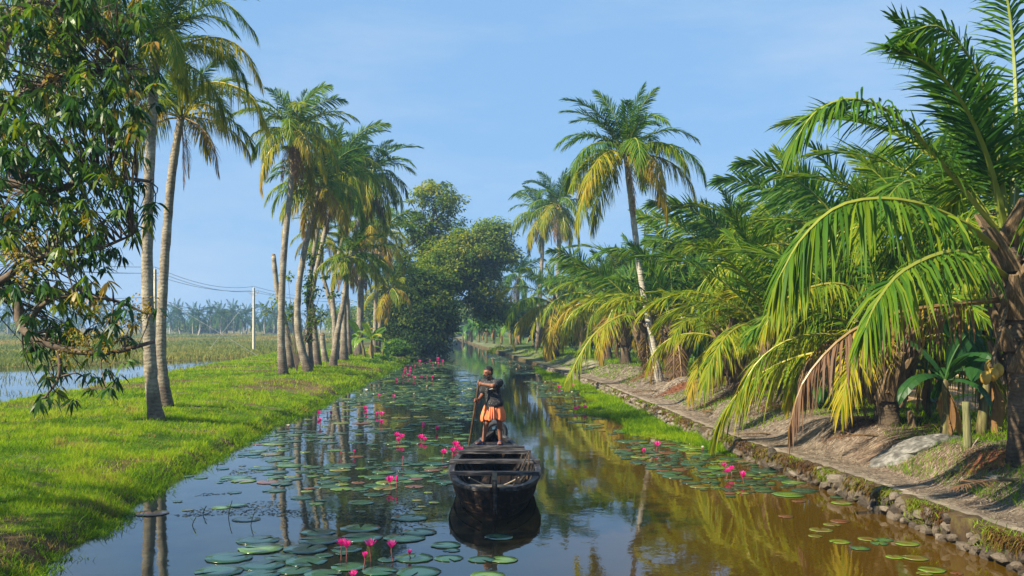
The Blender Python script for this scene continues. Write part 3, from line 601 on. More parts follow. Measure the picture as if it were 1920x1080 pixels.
# ------------------------------------------------------------------ broadleaf trees and shrubs
def leaf_cloud(lobes, nclump, per_clump, leaf, seed, clump_r=.9, shell=.55):
    """leaf-sized faces in clumps spread through the lobes (centre, radii)"""
    r_ = np.random.default_rng(seed); w = np.array([a[1][0]*a[1][1]*a[1][2] for a in lobes])**.7; w /= w.sum()
    which = r_.choice(len(lobes), nclump, p=w); d = r_.normal(size=(nclump, 3)); d /= np.linalg.norm(d, axis=1)[:, None]
    rad = shell+(1-shell)*r_.random(nclump); C = np.array([lobes[i][0] for i in which])+d*rad[:, None]*np.array([lobes[i][1] for i in which])
    csz = clump_r*r_.uniform(.5, 1.3, nclump); tone = np.clip(r_.normal(.52, .26, nclump), 0, 1)
    k = nclump*per_clump; ci = np.repeat(np.arange(nclump), per_clump)
    e = r_.normal(size=(k, 3)); e /= np.linalg.norm(e, axis=1)[:, None]; P = C[ci]+e*(r_.random(k)**.45*csz[ci])[:, None]*np.array([1, 1, .6])
    D = (e*.8+r_.normal(size=(k, 3))*.7)*np.array([1, 1, .5])+np.array([0, 0, -.2]); D /= np.linalg.norm(D, axis=1)[:, None]
    S = np.cross(D, np.array([0, 0, 1.0])+r_.normal(size=(k, 3))*.45); S /= np.linalg.norm(S, axis=1)[:, None]+1e-9
    l = leaf*r_.uniform(.7, 1.4, k); V, q, t, ta = blades(P, D, l, l*.55, S, .25, (0, .5), (.3, 1))
    return V, q, t, np.repeat(np.clip(tone[ci]+r_.normal(0, .1, k), 0, 1), 5), C
def tree(name, label, cat, base, trunk_pts, lobes, nclump, per_clump, leaf, mat, seed, r=.4, clump_r=.9, group=None, limbs=14, twig=.05):
    base = Vector(base); t = thing(name, base, label, cat, group); b = np.array(base)
    if trunk_pts:
        P = resample([Vector(p)-base for p in trunk_pts], 14); m = MB(); m.tube(P, np.linspace(r*1.3, r*.5, 14), 9, wob=.15); m.build('trunk', M['branch'], t, True)
    lobes = [(np.array(c)-b, np.array(rr)) for c, rr in lobes]
    V, q, tr, a, C = leaf_cloud(lobes, nclump, per_clump, leaf, seed, clump_r)
    if trunk_pts and limbs:
        lm = MB(); r2 = random.Random(seed)
        for i in range(limbs):
            c = C[r2.randrange(len(C))]; k = r2.randrange(6, 14); p0 = P[k]; mid = (p0+c)/2+np.array([r2.uniform(-.6, .6), r2.uniform(-.6, .6), r2.uniform(-.2, .8)])
            lm.tube(resample([p0, mid, c], 8), np.linspace(r*.35, twig*.5, 8), 6)
        o = lm.build('limb', M['branch'], t, True); o['kind'] = 'stuff'
    me = mesh_np('crown', V, [q, tr], {'rnd': a}); me.materials.append(mat); c = bpy.data.objects.new('crown', me); link(c, t)
    return t
def lobe(px, py, Y, rx, rz, ry=None): return (tuple(at(px, py, Y)), (rx*Y/F, (ry or rx*.8)*Y/F, rz*Y/F))
Yt = 100
tree('shade_tree', 'tall airy broadleaf tree rising left of the canal bend', 'tree', gpt(775, Yt+8), [gpt(775, Yt+8), at(785, 560, Yt+8), at(800, 470, Yt+8), at(815, 390, Yt+8)],
     [lobe(820, 372, 108, 52, 34), lobe(790, 420, 108, 48, 30), lobe(850, 420, 108, 30, 32), lobe(770, 480, 108, 42, 40), lobe(835, 470, 108, 50, 36)], 150, 110, .28, M['tree_leaf'], 5, .3, 1.05, limbs=34)
tree('shade_tree', 'broad rounded tree arching over the canal at the bend', 'tree', gpt(790, 103), [gpt(790, 103), at(815, 600, 103), at(848, 545, 103), at(885, 490, 103)],
     [lobe(890, 480, 104, 66, 48), lobe(915, 435, 104, 34, 26), lobe(850, 500, 103, 58, 44), lobe(905, 550, 104, 45, 46), lobe(925, 590, 105, 32, 26), lobe(935, 470, 104, 24, 36), lobe(815, 545, 101, 48, 42)], 330, 150, .28, M['tree_leaf'], 6, .35, 1.45, limbs=24)
tree('shade_tree', 'dense dark tree drooping to the water at the left of the bend', 'tree', gpt(770, 99), [gpt(770, 99), at(775, 610, 99), at(785, 540, 99)],
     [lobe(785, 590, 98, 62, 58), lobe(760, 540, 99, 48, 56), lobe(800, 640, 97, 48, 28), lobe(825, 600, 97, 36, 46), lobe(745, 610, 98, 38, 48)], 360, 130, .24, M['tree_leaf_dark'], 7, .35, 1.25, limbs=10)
tree('shrub', 'rounded bright green shrub at the water edge below the dark tree', 'shrub', gpt(745, 88), None, [lobe(744, 655, 88, 24, 17)], 110, 70, .14, M['shrub'], 8, clump_r=.4)
tree('shrub', 'low leafy shrub spilling over the bank in front of the banana plant', 'shrub', gpt(706, 76), None, [lobe(712, 676, 77, 26, 9), lobe(690, 682, 72, 24, 8)], 130, 60, .12, M['shrub'], 9, clump_r=.35)
tree('shrub', 'low dark shrub on the right bank by the far bend', 'shrub', gpt(938, 112), None, [lobe(938, 659, 112, 22, 9)], 60, 60, .15, M['tree_leaf'], 10, clump_r=.4)
for i, (lab, px, Yb, rx, rz, py) in enumerate([('hazy tree closing the far end of the canal', 838, 250, 46, 34, 590), ('hazy bushy tree left of the canal end', 790, 240, 40, 40, 600), ('hazy tree beyond the banana plants on the far right bank', 905, 235, 40, 34, 592), ('hazy low tree where the canal fades away', 868, 285, 30, 26, 596), ('hazy tree behind the grove skyline', 985, 220, 50, 36, 590), ('hazy bushy tree behind the grouped palm trunks', 655, 190, 34, 30, 606), ('hazy tree right of the grouped palm trunks', 710, 170, 36, 38, 590), ('low hazy scrub below the distant palms at the far left', 40, 335, 46, 8, 614), ('low hazy scrub below the distant palms left of the pole', 365, 340, 50, 10, 612), ('taller hazy broadleaf tree among the distant palms beside the pole', 425, 345, 24, 18, 600), ('low hazy scrub below the distant palms right of the pole', 515, 335, 40, 9, 613)]):
    tree('far_tree', lab, 'tree', gpt(px, Yb), [gpt(px, Yb), at(px, 600, Yb), at(px+4, py, Yb)], [lobe(px, py, Yb, rx, rz), lobe(px+rx*.6, py+rz*.4, Yb, rx*.6, rz*.6)], 200, 60, .5, M['tree_leaf'], 40+i, .3, 1.8, 'hazy trees at the canal end', limbs=6)
for i, (lab, px, Yb, rx, rz, py) in enumerate([('dark bush under the grove left of the young palms', 985, 118, 34, 26, 600), ('dark bush at the foot of the far tall palms', 1030, 108, 34, 24, 615), ('dark understorey bush behind the path bend', 1100, 96, 50, 20, 625), ('dark understorey bush behind the tall leaning palm', 1215, 84, 60, 24, 625), ('dark understorey bush behind the dry-skirted palm', 1350, 74, 66, 24, 625)]):
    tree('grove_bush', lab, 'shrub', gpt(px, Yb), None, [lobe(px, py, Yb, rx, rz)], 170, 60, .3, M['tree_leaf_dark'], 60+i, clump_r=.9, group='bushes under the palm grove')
ys = 54
sp = thing('sapling', gpt(556, ys), 'thin leafy sapling growing among the grouped palm trunks', 'sapling')
bs = Vector(sp.location); m = MB()
tips = [(505, 572), (520, 560), (540, 520), (548, 585), (566, 480), (600, 470), (612, 520), (628, 555), (585, 610), (596, 540), (535, 600), (600, 590)]
for px, py in tips: m.tube(resample([(0, 0, 0), (at(556+(px-556)*.25, 640, ys)-bs), (at(px, py, ys)-bs)], 8), np.linspace(.035, .008, 8), 5)
o = m.build('stem', M['branch'], sp); o['kind'] = 'stuff'
V, q, t, a, _ = leaf_cloud([(np.array(at(px, py, ys)-bs), np.array((.42, .42, .5))) for px, py in tips], 70, 9, .17, 12, .3, .1)
me = mesh_np('foliage', V, [q, t], {'rnd': a}); me.materials.append(M['tree_leaf']); link(bpy.data.objects.new('foliage', me), sp)
cl = thing('climber', gpt(580, foot(580, 690)-.3), 'dark leafy climber clinging to the straight palm trunk', 'climber'); bc = Vector(cl.location)
V, q, t, a, _ = leaf_cloud([(np.array(at(581+2*math.sin(k), 480+k*14, bc.y)-bc), np.array((.3, .3, .3))) for k in range(12)], 110, 9, .16, 13, .25, .2)
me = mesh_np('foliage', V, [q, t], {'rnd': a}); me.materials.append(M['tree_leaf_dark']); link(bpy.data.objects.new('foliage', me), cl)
m = MB(); m.tube(resample([(0, 0, 0), at(583, 580, bc.y)-bc, at(581, 480, bc.y)-bc], 12), .02, 5); m.build('vine_stem', M['branch'], cl)

# ------------------------------------------------------------------ banana plants
def banana_leaf(L, Wd, el, droop, seed, tone, torn=.3):
    r_ = np.random.default_rng(seed); P = arc(el, droop, 14)*L; T, S, N = frames(P); m = 14; s = np.linspace(0, 1, m)
    w = Wd*.5*np.clip(np.sin(np.clip((s-.13)/.87, 0, 1)*math.pi)**.55, 0, 1); w[s < .14] = .012; m_ = MB()
    for sg in (-1, 1):
        for i in range(2, m-1):
            dz = -.25*Wd*r_.uniform(.6, 1.2); gap = r_.random() < torn; e0, e1 = (.0, .10 if gap else 0)
            A = P[i]; B = P[i+1]; wa = w[i]; wb = w[i+1]
            oa = A+S[i]*sg*wa*(1)+N[i]*(.12*Wd); ob = B+S[i+1]*sg*wb+N[i+1]*.12*Wd
            ta = A*(.95)+B*.05; ea = A+S[i]*sg*wa+np.array([0, 0, dz*.5]); eb = (B+S[i+1]*sg*wb)*(1-e1)+(A+S[i]*sg*wa)*e1+np.array([0, 0, dz*.5])
            ma = A+S[i]*sg*wa*.5+N[i]*.05*Wd; mb = B+S[i+1]*sg*wb*.5+N[i+1]*.05*Wd
            m_.add([A, ma, ea, B, mb, eb], [(0, 1, 4, 3), (1, 2, 5, 4)], a=min(max(tone+r_.normal(0, .05), 0), 1))
    m_.tube(P, np.linspace(.035, .006, m)*L*.5, 5, a=min(tone+.2, .85), cap=False)
    return m_
def banana(label, base, h, nl, L, seed, tone=(.4, .75), dead=2, group='banana plants', lean=0):
    r2 = random.Random(seed); t = thing('banana_plant', base, label, 'banana plant', group)
    m = MB(); m.tube(resample([(0, 0, -.1), (lean*.4, 0, h*.5), (lean, 0, h)], 8), np.linspace(.12, .06, 8)*max(h, 1)*.75, 8, wob=.1); m.build('stem', M['banana_stem'], t, True)
    az = r2.uniform(0, 6)
    for i in range(nl+dead):
        az += 2.4+r2.uniform(-.3, .3); d = i >= nl; f = i/max(nl-1, 1)
        mm = banana_leaf(L*(r2.uniform(.35, .75) if d else r2.uniform(.75, 1.1)), L*(.13 if d else .27), R(r2.uniform(-80, -50)) if d else R(78-60*f), R(r2.uniform(20, 60)) if d else R(45+70*f), seed*20+i, r2.uniform(.2, .9) if d else r2.uniform(*tone), .8 if d else .3)
        o = mm.build('dead_leaf' if d else 'leaf', M['banana_dead' if d else 'banana'], t); o.location = (lean, 0, h*.97 - (0.1 if d else 0)); o.rotation_euler = (0, 0, az)
    return t
banana('bright yellow-green banana plant at the end of the left palm row', gpt(697, 76), 1.5, 7, 1.9, 3, (.62, .9), 2)
banana('smaller bright banana plant leaning left beside the bushy one', gpt(684, 78), 1.6, 4, 1.9, 4, (.6, .95), 1, lean=-.4)
banana('young banana plant by the round shrub', gpt(718, 78), .8, 5, 1.4, 9, (.5, .8), 1)
banana('banana plant with hanging tan dead leaves beside the wooden stake', gpt(1772, 19.6), 1.2, 6, 1.5, 5, (.0, .06), 8)
banana('dark banana plant leaning behind the hanging coconuts', gpt(1838, 19.8), 1.3, 7, 1.7, 6, (.0, .06), 7, lean=.2)
banana('drooping banana plant behind the stout young palm', gpt(1742, 22.5), 1.1, 7, 1.6, 7, (.0, .06), 5)
banana('small banana plant under the shaggy-based palm', gpt(1530, 27), .5, 5, 1.2, 8, (.1, .5), 1)
banana('low banana plant behind the coir-ringed palm', gpt(1420, 41), .6, 6, 1.6, 10, (.05, .4), 1)
banana('low banana plant under the left-leaning young palm', gpt(1310, 46), .6, 6, 1.6, 11, (.05, .4), 1)
for i, (px, Yb) in enumerate([(868, 175), (884, 165), (898, 160), (912, 150), (926, 142), (940, 136), (957, 130), (975, 128), (890, 185), (905, 178), (1000, 122)]):
    banana('far banana plant in the row along the distant bank', gpt(px, Yb), 2.2, 7, 2.9, 30+i, (.2, .7), 2, 'distant banana row')

# ------------------------------------------------------------------ mango tree, near left
def mango():
    base = Vector((-10.6, 13.6, H(-10.6, 13.6))); t = thing('mango_tree', base, 'dark leafy mango tree overhanging from the left edge, with yellow blossom', 'tree')
    r2 = random.Random(21); b = base
    limbs = [[b, b+Vector((.1, 0, 1.5)), b+Vector((.5, -.1, 3.0))],
             [b+Vector((.4, -.1, 2.6)), at(-120, 470, 12.8), at(-20, 540, 12.2), at(30, 565, 11.9), at(42, 615, 11.8), at(110, 652, 11.7), at(200, 662, 11.7), at(290, 640, 11.8)],
             [b+Vector((.4, -.1, 2.8)), at(-100, 400, 12.8), at(10, 345, 12.4), at(90, 360, 12.3), at(180, 330, 12.4), at(280, 340, 12.6)],
             [b+Vector((.5, -.1, 3)), at(-60, 250, 13), at(40, 180, 12.8), at(130, 140, 12.7), at(230, 130, 12.6)],
             [b+Vector((.5, -.1, 3)), at(-90, 120, 13), at(0, 40, 12.9), at(80, 0, 12.7), at(160, 60, 12.7)],
             [at(-20, 540, 12.2), at(80, 480, 12), at(170, 470, 11.9), at(250, 440, 11.9)],
             [at(110, 652, 11.7), at(110, 705, 11.6), at(85, 745, 11.5)], [at(42, 615, 11.8), at(100, 560, 11.6), at(200, 560, 11.5), at(280, 590, 11.6)]]
    rad = [(.26, .2), (.10, .02), (.09, .02), (.09, .02), (.09, .02), (.05, .012), (.03, .01), (.035, .012)]; pts = []
    for i, (l, rr) in enumerate(zip(limbs, rad)):
        P = resample([Vector(p)-b for p in l], 22); m = MB(); m.tube(P, np.linspace(rr[0], rr[1], 22), 8, wob=.2); m.build('trunk' if i == 0 else 'branch', M['branch'], t, True)
        if i: pts += [Vector(p) for p in P[6:]]
    def ok(px, py):
        edge = np.interp(py, [-40, 60, 150, 235, 260, 320, 350, 410, 440, 480, 520, 560, 600, 660, 700, 780], [240, 290, 305, 300, 262, 255, 300, 290, 262, 262, 200, 290, 300, 290, 225, 170])
        den = np.interp(py, [0, 330, 480, 540, 580, 690, 720, 780], [1, 1, .85, .6, .6, .55, .5, .4])*np.interp(px, [0, edge-90, edge], [1, .9, .35])
        lo = np.interp(py, [0, 560, 600, 700, 740], [-40, -40, 20, 60, 65])
        return lo < px < edge and r2.random() < den
    cl = []
    while len(cl) < 760:
        px, py = r2.uniform(-30, 320), r2.uniform(-40, 778)
        
        if ok(px, py): cl.append(at(px, py, r2.uniform(11.0, 13.6))-b)
    while len(cl) < 1650:                                                     # the rest of the crown, beyond the frame
        v = Vector((r2.gauss(0, 1), r2.gauss(0, 1), r2.gauss(0, 1))).normalized()*r2.random()**.4
        w = Vector((-11.2+3.4*v.x, 11.8+4.2*v.y, 5.0+2.2*v.z))
        if w.x/w.y*F+960 < -20: cl.append(w-b)
    cl = [c for c in cl if not ((c+b).x/(c+b).y*F+960 > 340)]
    tw = MB(); leaves = []
    for c in cl:
        near = min(pts, key=lambda p: (p-c).length); mid = (near+c)/2+Vector((r2.uniform(-.1, .1), r2.uniform(-.1, .1), r2.uniform(0, .15)))
        if (near-c).length < 1.6: tw.tube(resample([near, mid, c], 6), np.linspace(.012, .004, 6), 4, cap=False)
        out = Vector((r2.uniform(-1, 1), r2.uniform(-1, 1), r2.uniform(-.9, .3))).normalized()
        tone = min(max(r2.gauss(.5, .24), 0), .97)
        for k in range(r2.randrange(8, 13)):
            a = k*2.4; sd_ = Vector((math.cos(a), math.sin(a), r2.uniform(-.7, .35)))
            d = (sd_+out*.5+Vector((0, 0, -.35))).normalized()
            leaves.append((c-out*.12*r2.random()+d*.02, d, r2.uniform(.10, .19), min(max(tone+r2.gauss(0, .09), 0), 1)))
    o = tw.build('twig', M['branch'], t); o['kind'] = 'stuff'
    P = np.array([l[0] for l in leaves]); D = np.array([l[1] for l in leaves]); L = np.array([l[2] for l in leaves]); tone = np.array([l[3] for l in leaves])
    up = np.cross(D, rng.normal(size=D.shape)*.5+np.array([0, 0, 1.0])); S = up/(np.linalg.norm(up, axis=1)[:, None]+1e-9)
    W = P+np.array(b); px = W[:, 0]/W[:, 1]*F+960; py = HOR-(W[:, 2]-CAMZ)/W[:, 1]*F
    vis = (px > 5) & (px < 330) & (py > 5) & (py < 790); score = np.where(vis, L/W[:, 1], 0); hero_i = np.argsort(-score)[:300]; rest = np.ones(len(P), bool); rest[hero_i] = False
    ts, pr = (0, .18, .45, .75), (.12, .75, 1, .6)
    V, q, tr, ta = blades(P[rest], D[rest], L[rest], L[rest]*.25, S[rest], .45, ts, pr)
    me = mesh_np('foliage', V, [q, tr], {'rnd': np.repeat(tone[rest], 9)}); me.materials.append(M['mango']); f = link(bpy.data.objects.new('foliage', me), t); f['kind'] = 'stuff'
    shared = []
    for j in range(8):
        V, q, tr, ta = blades(np.zeros((1, 3)), np.array([[1.0, 0, 0]]), 1.0, .27, np.array([[0, 1.0, 0]]), .15+.06*j, ts, pr)
        V[:, 2] += .06*np.abs(V[:, 1])/.13*.5
        lm = mesh_np('leaf', V, [q, tr], {'rnd': np.full(9, .08+.11*j)}); lm.materials.append(M['mango']); shared.append(lm)
    for i in hero_i:
        o = bpy.data.objects.new('leaf', shared[min(int(tone[i]*8), 7)]); link(o, t)
        x = Vector(D[i]); y = Vector(S[i]); z = x.cross(y); mt = Matrix((x, y, z)).transposed().to_4x4()
        if z.z < 0: mt = Matrix((x, -y, -z)).transposed().to_4x4()
        o.matrix_local = Matrix.Translation(Vector(P[i])) @ mt @ Matrix.Scale(float(L[i]), 4)
    for j, (px, py, n, s) in enumerate([(265, 585, 7, .16), (235, 605, 6, .14), (180, 585, 5, .12), (170, 645, 6, .14), (205, 650, 7, .16), (125, 662, 5, .12), (150, 640, 5, .13), (25, 480, 5, .14), (62, 500, 5, .12), (60, 445, 4, .12), (40, 520, 4, .10)]):
        m = MB(); c = at(px, py, 11.35)-b
        for k in range(n*16):
            p = np.array(c)+np.array([r2.gauss(0, s*.5), r2.gauss(0, s*.5), r2.gauss(0, s*.55)]); e = rng.normal(size=(4, 3))*.013
            m.add(p+e, [(0, 1, 2, 3)], a=r2.random())
        m.build('blossom', M['blossom'], t)
mango()

# ------------------------------------------------------------------ boat
BS = np.array([  # Y, half width, rim z, keel z
    (15.42, .05, .50, -.05), (15.6, .25, .475, -.16), (15.85, .43, .465, -.2), (16.2, .58, .46, -.22), (16.8, .71, .455, -.22), (17.6, .785, .45, -.22), (18.3, .79, .45, -.22), (18.9, .775, .45, -.22),
    (19.6, .72, .455, -.22), (20.2, .63, .465, -.22), (20.9, .50, .48, -.2), (21.6, .33, .54, -.16), (22.1, .17, .60, -.1), (22.5, .04, .66, -.02)])
def bst(y): return [float(np.interp(y, BS[:, 0], BS[:, k])) for k in (1, 2, 3)]
def bcx(y): return -.265-.12*(y-15.45)/7.05
def boat():
    t = thing('canal_boat', (bcx(18.5), 18.5, 0), 'black wooden canal boat with cross beams, moored bow towards the viewer', 'boat'); o0 = Vector(t.location)
    ys = np.concatenate([np.linspace(15.42, 16.9, 16), np.linspace(17.1, 22.5, 28)])
    sp_ = np.array([resample(BS[:, :], 200)])[0]
    def S(y): return [float(np.interp(y, sp_[:, 0], sp_[:, k])) for k in (1, 2, 3)]
    th = np.linspace(0, math.pi, 17)
    def skin(inset, dz):
        V = []
        for y in ys:
            hw, zr, zk = S(y); hw = max(hw-inset, .005); zk = zk+dz
            for a in th:
                c = math.cos(a); s = math.sin(a); ex = np.interp(y, [15.4, 16.5, 18, 20.5, 22.5], [1.15, .95, .75, .75, 1.0]); V.append((bcx(y)+hw*math.copysign(abs(c)**ex, c), y, zr-(zr-zk)*s**1.15))
        return np.array(V)-np.array(o0)
    n = len(th); m_ = len(ys); i = np.arange(m_-1)[:, None]*n; j = np.arange(n-1)[None]
    q = np.stack([i+j, i+j+1, i+n+j+1, i+n+j], -1).reshape(-1, 4)
    m = MB(); m.add(skin(0, 0), q); m.build('hull', M['wood_dark'], t, True)
    m = MB(); m.add(skin(.045, .06), q[:, ::-1]); m.build('inner_hull', M['wood_dark'], t, True)
    # overlapping strakes on the outside
    for sg in (-1, 1):
        for f in (.42, .62):
            m = MB(); P = []
            for y in ys[2:-2]:
                hw, zr, zk = S(y); a = math.asin(f**(1/1.15)); c = math.cos(a)**np.interp(y, [15.4, 16.5, 18, 20.5, 22.5], [1.15, .95, .75, .75, 1.0]); P.append((bcx(y)+sg*(hw*c+.004), y, zr-(zr-zk)*f))
            m.tube(np.array(P)-np.array(o0), .012, 5); m.build('strake_seam', M['wood_dark'], t)
        m = MB(); V = []
        for y in ys:
            hw, zr, zk = S(y); xo = bcx(y)+sg*(hw+.025); xi = bcx(y)+sg*max(hw-.075, .0); V += [(xo, y, zr-.05), (xo, y, zr+.012), (xi, y, zr+.016), (xi, y, zr-.05)]
        i4 = np.arange(m_-1)[:, None]*4; j4 = np.arange(4)[None]; k4 = (j4+1) % 4
        m.add(np.array(V)-np.array(o0), np.stack([i4+j4, i4+k4, i4+4+k4, i4+4+j4], -1).reshape(-1, 4)); m.build('gunwale', M['wood_rim'], t)
    for y, ex, dz, w in ((17.0, .02, .045, .13), (18.5, .04, .05, .18), (19.85, .03, .045, .16), (20.45, .02, .045, .13)):
        hw, zr, zk = S(y); m = MB(); m.box((bcx(y)-o0.x, y-o0.y, zr+dz-o0.z), (2*hw+ex*2, w, .06), Matrix.Rotation(rnd.uniform(-.012, .012), 3, 'Z')); m.build('cross_beam', M['wood_beam'], t)
    for y in np.linspace(16.4, 20.2, 9):
        hw, zr, zk = S(y); P = []
        for a in np.linspace(.1, math.pi-.1, 15):
            c = math.cos(a); P.append((bcx(y)+(hw-.075)*math.copysign(abs(c)**.8, c), y, zr-(zr-zk-.08)*math.sin(a)**1.15))
        m = MB(); m.tube(np.array(P)-np.array(o0), .022, 5); m.build('rib', M['wood_rim'], t)
    for k in range(5):
        m = MB(); x = (k-2)*.2; m.box((x, 18.1-o0.y+.05*(k % 2), .02+.01*(k % 2)), (.175, 3.4, .025)); m.build('floor_plank', M['wood_dark'], t)
    m = MB(); m.box((bcx(16.4)-o0.x, 16.45-o0.y, .31), (1.05, .15, .03), Matrix.Rotation(.03, 3, 'Z')); m.build('loose_plank', M['wood_pale'], t)
    m = MB(); m.box((bcx(16.7)-o0.x+.03, 16.7-o0.y, .33), (1.2, .14, .03), Matrix.Rotation(-.02, 3, 'Z')); m.build('loose_plank', M['wood_pale'], t)
    for k in range(7):
        y = 16.05+.09*k; hw, zr, zk = S(y); m = MB(); m.box((bcx(y)-o0.x, y-o0.y, zr-.24), (2*hw-.2, .08, .02)); m.build('bow_plank', M['wood_dark'], t)
    for k in range(9):
        y = 20.62+.105*k; hw, zr, zk = S(y); m = MB(); m.box((bcx(y)-o0.x, y-o0.y, .4895-o0.z if y < 21.75 else zr-.07), (max(2*hw-.16, .1), .1, .025)); m.build('stern_plank', M['wood_dark' if k % 3 else 'wood_rim'], t)
    m = MB(); m.tube(resample([(bcx(15.45), 15.5, -.12), (bcx(15.45), 15.44, .3), (bcx(15.45), 15.40, .76)], 8)-np.array(o0), [.03, .033, .035, .037, .04, .042, .042, .034], 7, wob=.1); m.build('bow_post', M['wood_rim'], t)
    m = MB(); m.box((bcx(15.43)-o0.x, 15.352-o0.y, .70), (.07, .012, .12)); m.build('worn_band', M['wood_pale'], t)
    m = MB(); m.tube(resample([(bcx(22.5), 22.46, -.1), (bcx(22.5), 22.52, .4), (bcx(22.5), 22.55, .92)], 8)-np.array(o0), np.linspace(.04, .065, 8), 7); m.build('stern_post', M['blue_paint'], t)
    for k, (xa, ya, xb, yb) in enumerate(((.3, 16.5, .62, 18.6), (.55, 17.3, .62, 18.2))):
        m = MB(); m.tube(resample([(xa+bcx(17)-o0.x, ya-o0.y, .34), (xb+bcx(18)-o0.x, yb-o0.y, .66)], 4), .014, 5); m.build('loose_stick', M['bamboo'], t)
    m = MB(); s = np.linspace(0, 1, 20); m.tube(np.stack([-.45+.9*s, -.55+.25*np.sin(s*3), .28-.2*np.sin(s*math.pi)], -1), .013, 5); m.build('rope', M['wood_pale'], t)
    ty = thing('tyre', (bcx(22.3)+.03, 22.36, .62), 'worn black tyre hanging on the stern post behind the boatman', 'tyre')
    m = MB(); a = np.linspace(0, 2*math.pi, 33)[:-1]; V = []; 
    for u in a:
        for v in np.linspace(0, 2*math.pi, 11)[:-1]:
            rr = .205+.055*math.cos(v); V.append((rr*math.cos(u), .05*math.sin(v)*1.2, rr*math.sin(u)))
    q = [(i*10+j, i*10+(j+1) % 10, ((i+1) % 32)*10+(j+1) % 10, ((i+1) % 32)*10+j) for i in range(32) for j in range(10)]
    m.add(V, q); m.build('tread', M['tyre'], ty, True)
    m = MB(); V = []
    for u in a:
        for v in np.linspace(0, 2*math.pi, 7)[:-1]:
            rr = .152+.012*math.cos(v); V.append((rr*math.cos(u), .055*math.sin(v), rr*math.sin(u)))
    m.add(V, [(i*6+j, i*6+(j+1) % 6, ((i+1) % 32)*6+(j+1) % 6, ((i+1) % 32)*6+j) for i in range(32) for j in range(6)]); m.build('bead_rim', M['tyre'], ty, True)
boat()

# ------------------------------------------------------------------ person (one continuous skin from a distance field)
def sdf_mesh(name, prims, lo, hi, h, k=.02):
    lo = np.array(lo); hi = np.array(hi); n = np.ceil((hi-lo)/h).astype(int)+1; Fd = np.full(n, 1.0)
    ax = [lo[i]+np.arange(n[i])*h for i in range(3)]
    for a, b, r1, r2, sc in prims:
        a = np.array(a, float); b = np.array(b, float); mg = max(r1, r2)*max(1, 1/min(sc))+.06
        i0 = np.maximum(((np.minimum(a, b)-mg-lo)/h).astype(int), 0); i1 = np.minimum(((np.maximum(a, b)+mg-lo)/h).astype(int)+2, n)
        sl = tuple(slice(p, q) for p, q in zip(i0, i1))
        G = np.stack(np.meshgrid(*[ax[i][sl[i]] for i in range(3)], indexing='ij'), -1)
        ab = b-a; L2 = max(ab @ ab, 1e-9); t = np.clip(((G-a) @ ab)/L2, 0, 1)[..., None]; d = (G-(a+t*ab))/np.array(sc)
        dist = (np.linalg.norm(d, axis=-1)-(r1+(r2-r1)*t[..., 0]))*min(sc); f = Fd[sl]; hh = np.clip(.5+.5*(f-dist)/k, 0, 1)
        Fd[sl] = f*(1-hh)+dist*hh-k*hh*(1-hh)
    ins = Fd < 0; c = np.zeros(n-1, int)
    for dx in (0, 1):
        for dy in (0, 1):
            for dz in (0, 1): c += ins[dx:n[0]-1+dx, dy:n[1]-1+dy, dz:n[2]-1+dz]
    cells = np.argwhere((c > 0) & (c < 8)); idm = np.full(n-1, -1); idm[tuple(cells.T)] = np.arange(len(cells))
    acc = np.zeros((len(cells), 3)); cnt = np.zeros(len(cells))
    cor = [np.array([x, y, z]) for x in (0, 1) for y in (0, 1) for z in (0, 1)]
    for p in range(8):
        for q in range(p+1, 8):
            if np.abs(cor[p]-cor[q]).sum() != 1: continue
            fa = Fd[tuple((cells+cor[p]).T)]; fb = Fd[tuple((cells+cor[q]).T)]; s = (fa < 0) != (fb < 0); t = np.where(s, fa/(fa-fb+1e-12), 0)
            acc += np.where(s[:, None], cor[p]+(cor[q]-cor[p])*t[:, None], 0); cnt += s
    V = lo+(cells+acc/np.maximum(cnt, 1)[:, None])*h; quads = []
    for axn in range(3):
        u, w = [(1, 2), (2, 0), (0, 1)][axn]; sl0 = [slice(None)]*3; sl1 = [slice(None)]*3; sl0[axn] = slice(0, -1); sl1[axn] = slice(1, None)
        A = ins[tuple(sl0)]; B = ins[tuple(sl1)]; e = np.argwhere(A != B); e = e[(e[:, u] > 0) & (e[:, w] > 0) & (e[:, u] < n[u]-1) & (e[:, w] < n[w]-1)]
        du = np.zeros(3, int); du[u] = 1; dw = np.zeros(3, int); dw[w] = 1
        g = [idm[tuple((e-x).T)] for x in (du*0, du, du+dw, dw)]; fl = A[tuple(e.T)]; qd = np.stack(g, -1); qd[~fl] = qd[~fl][:, ::-1]; quads.append(qd)
    Q = np.concatenate(quads); Q = Q[(Q >= 0).all(1)]
    return mesh_np(name, V, [Q], {'rnd': np.zeros(len(V))}, smooth=True)
MY = 21.1; S1 = F/MY
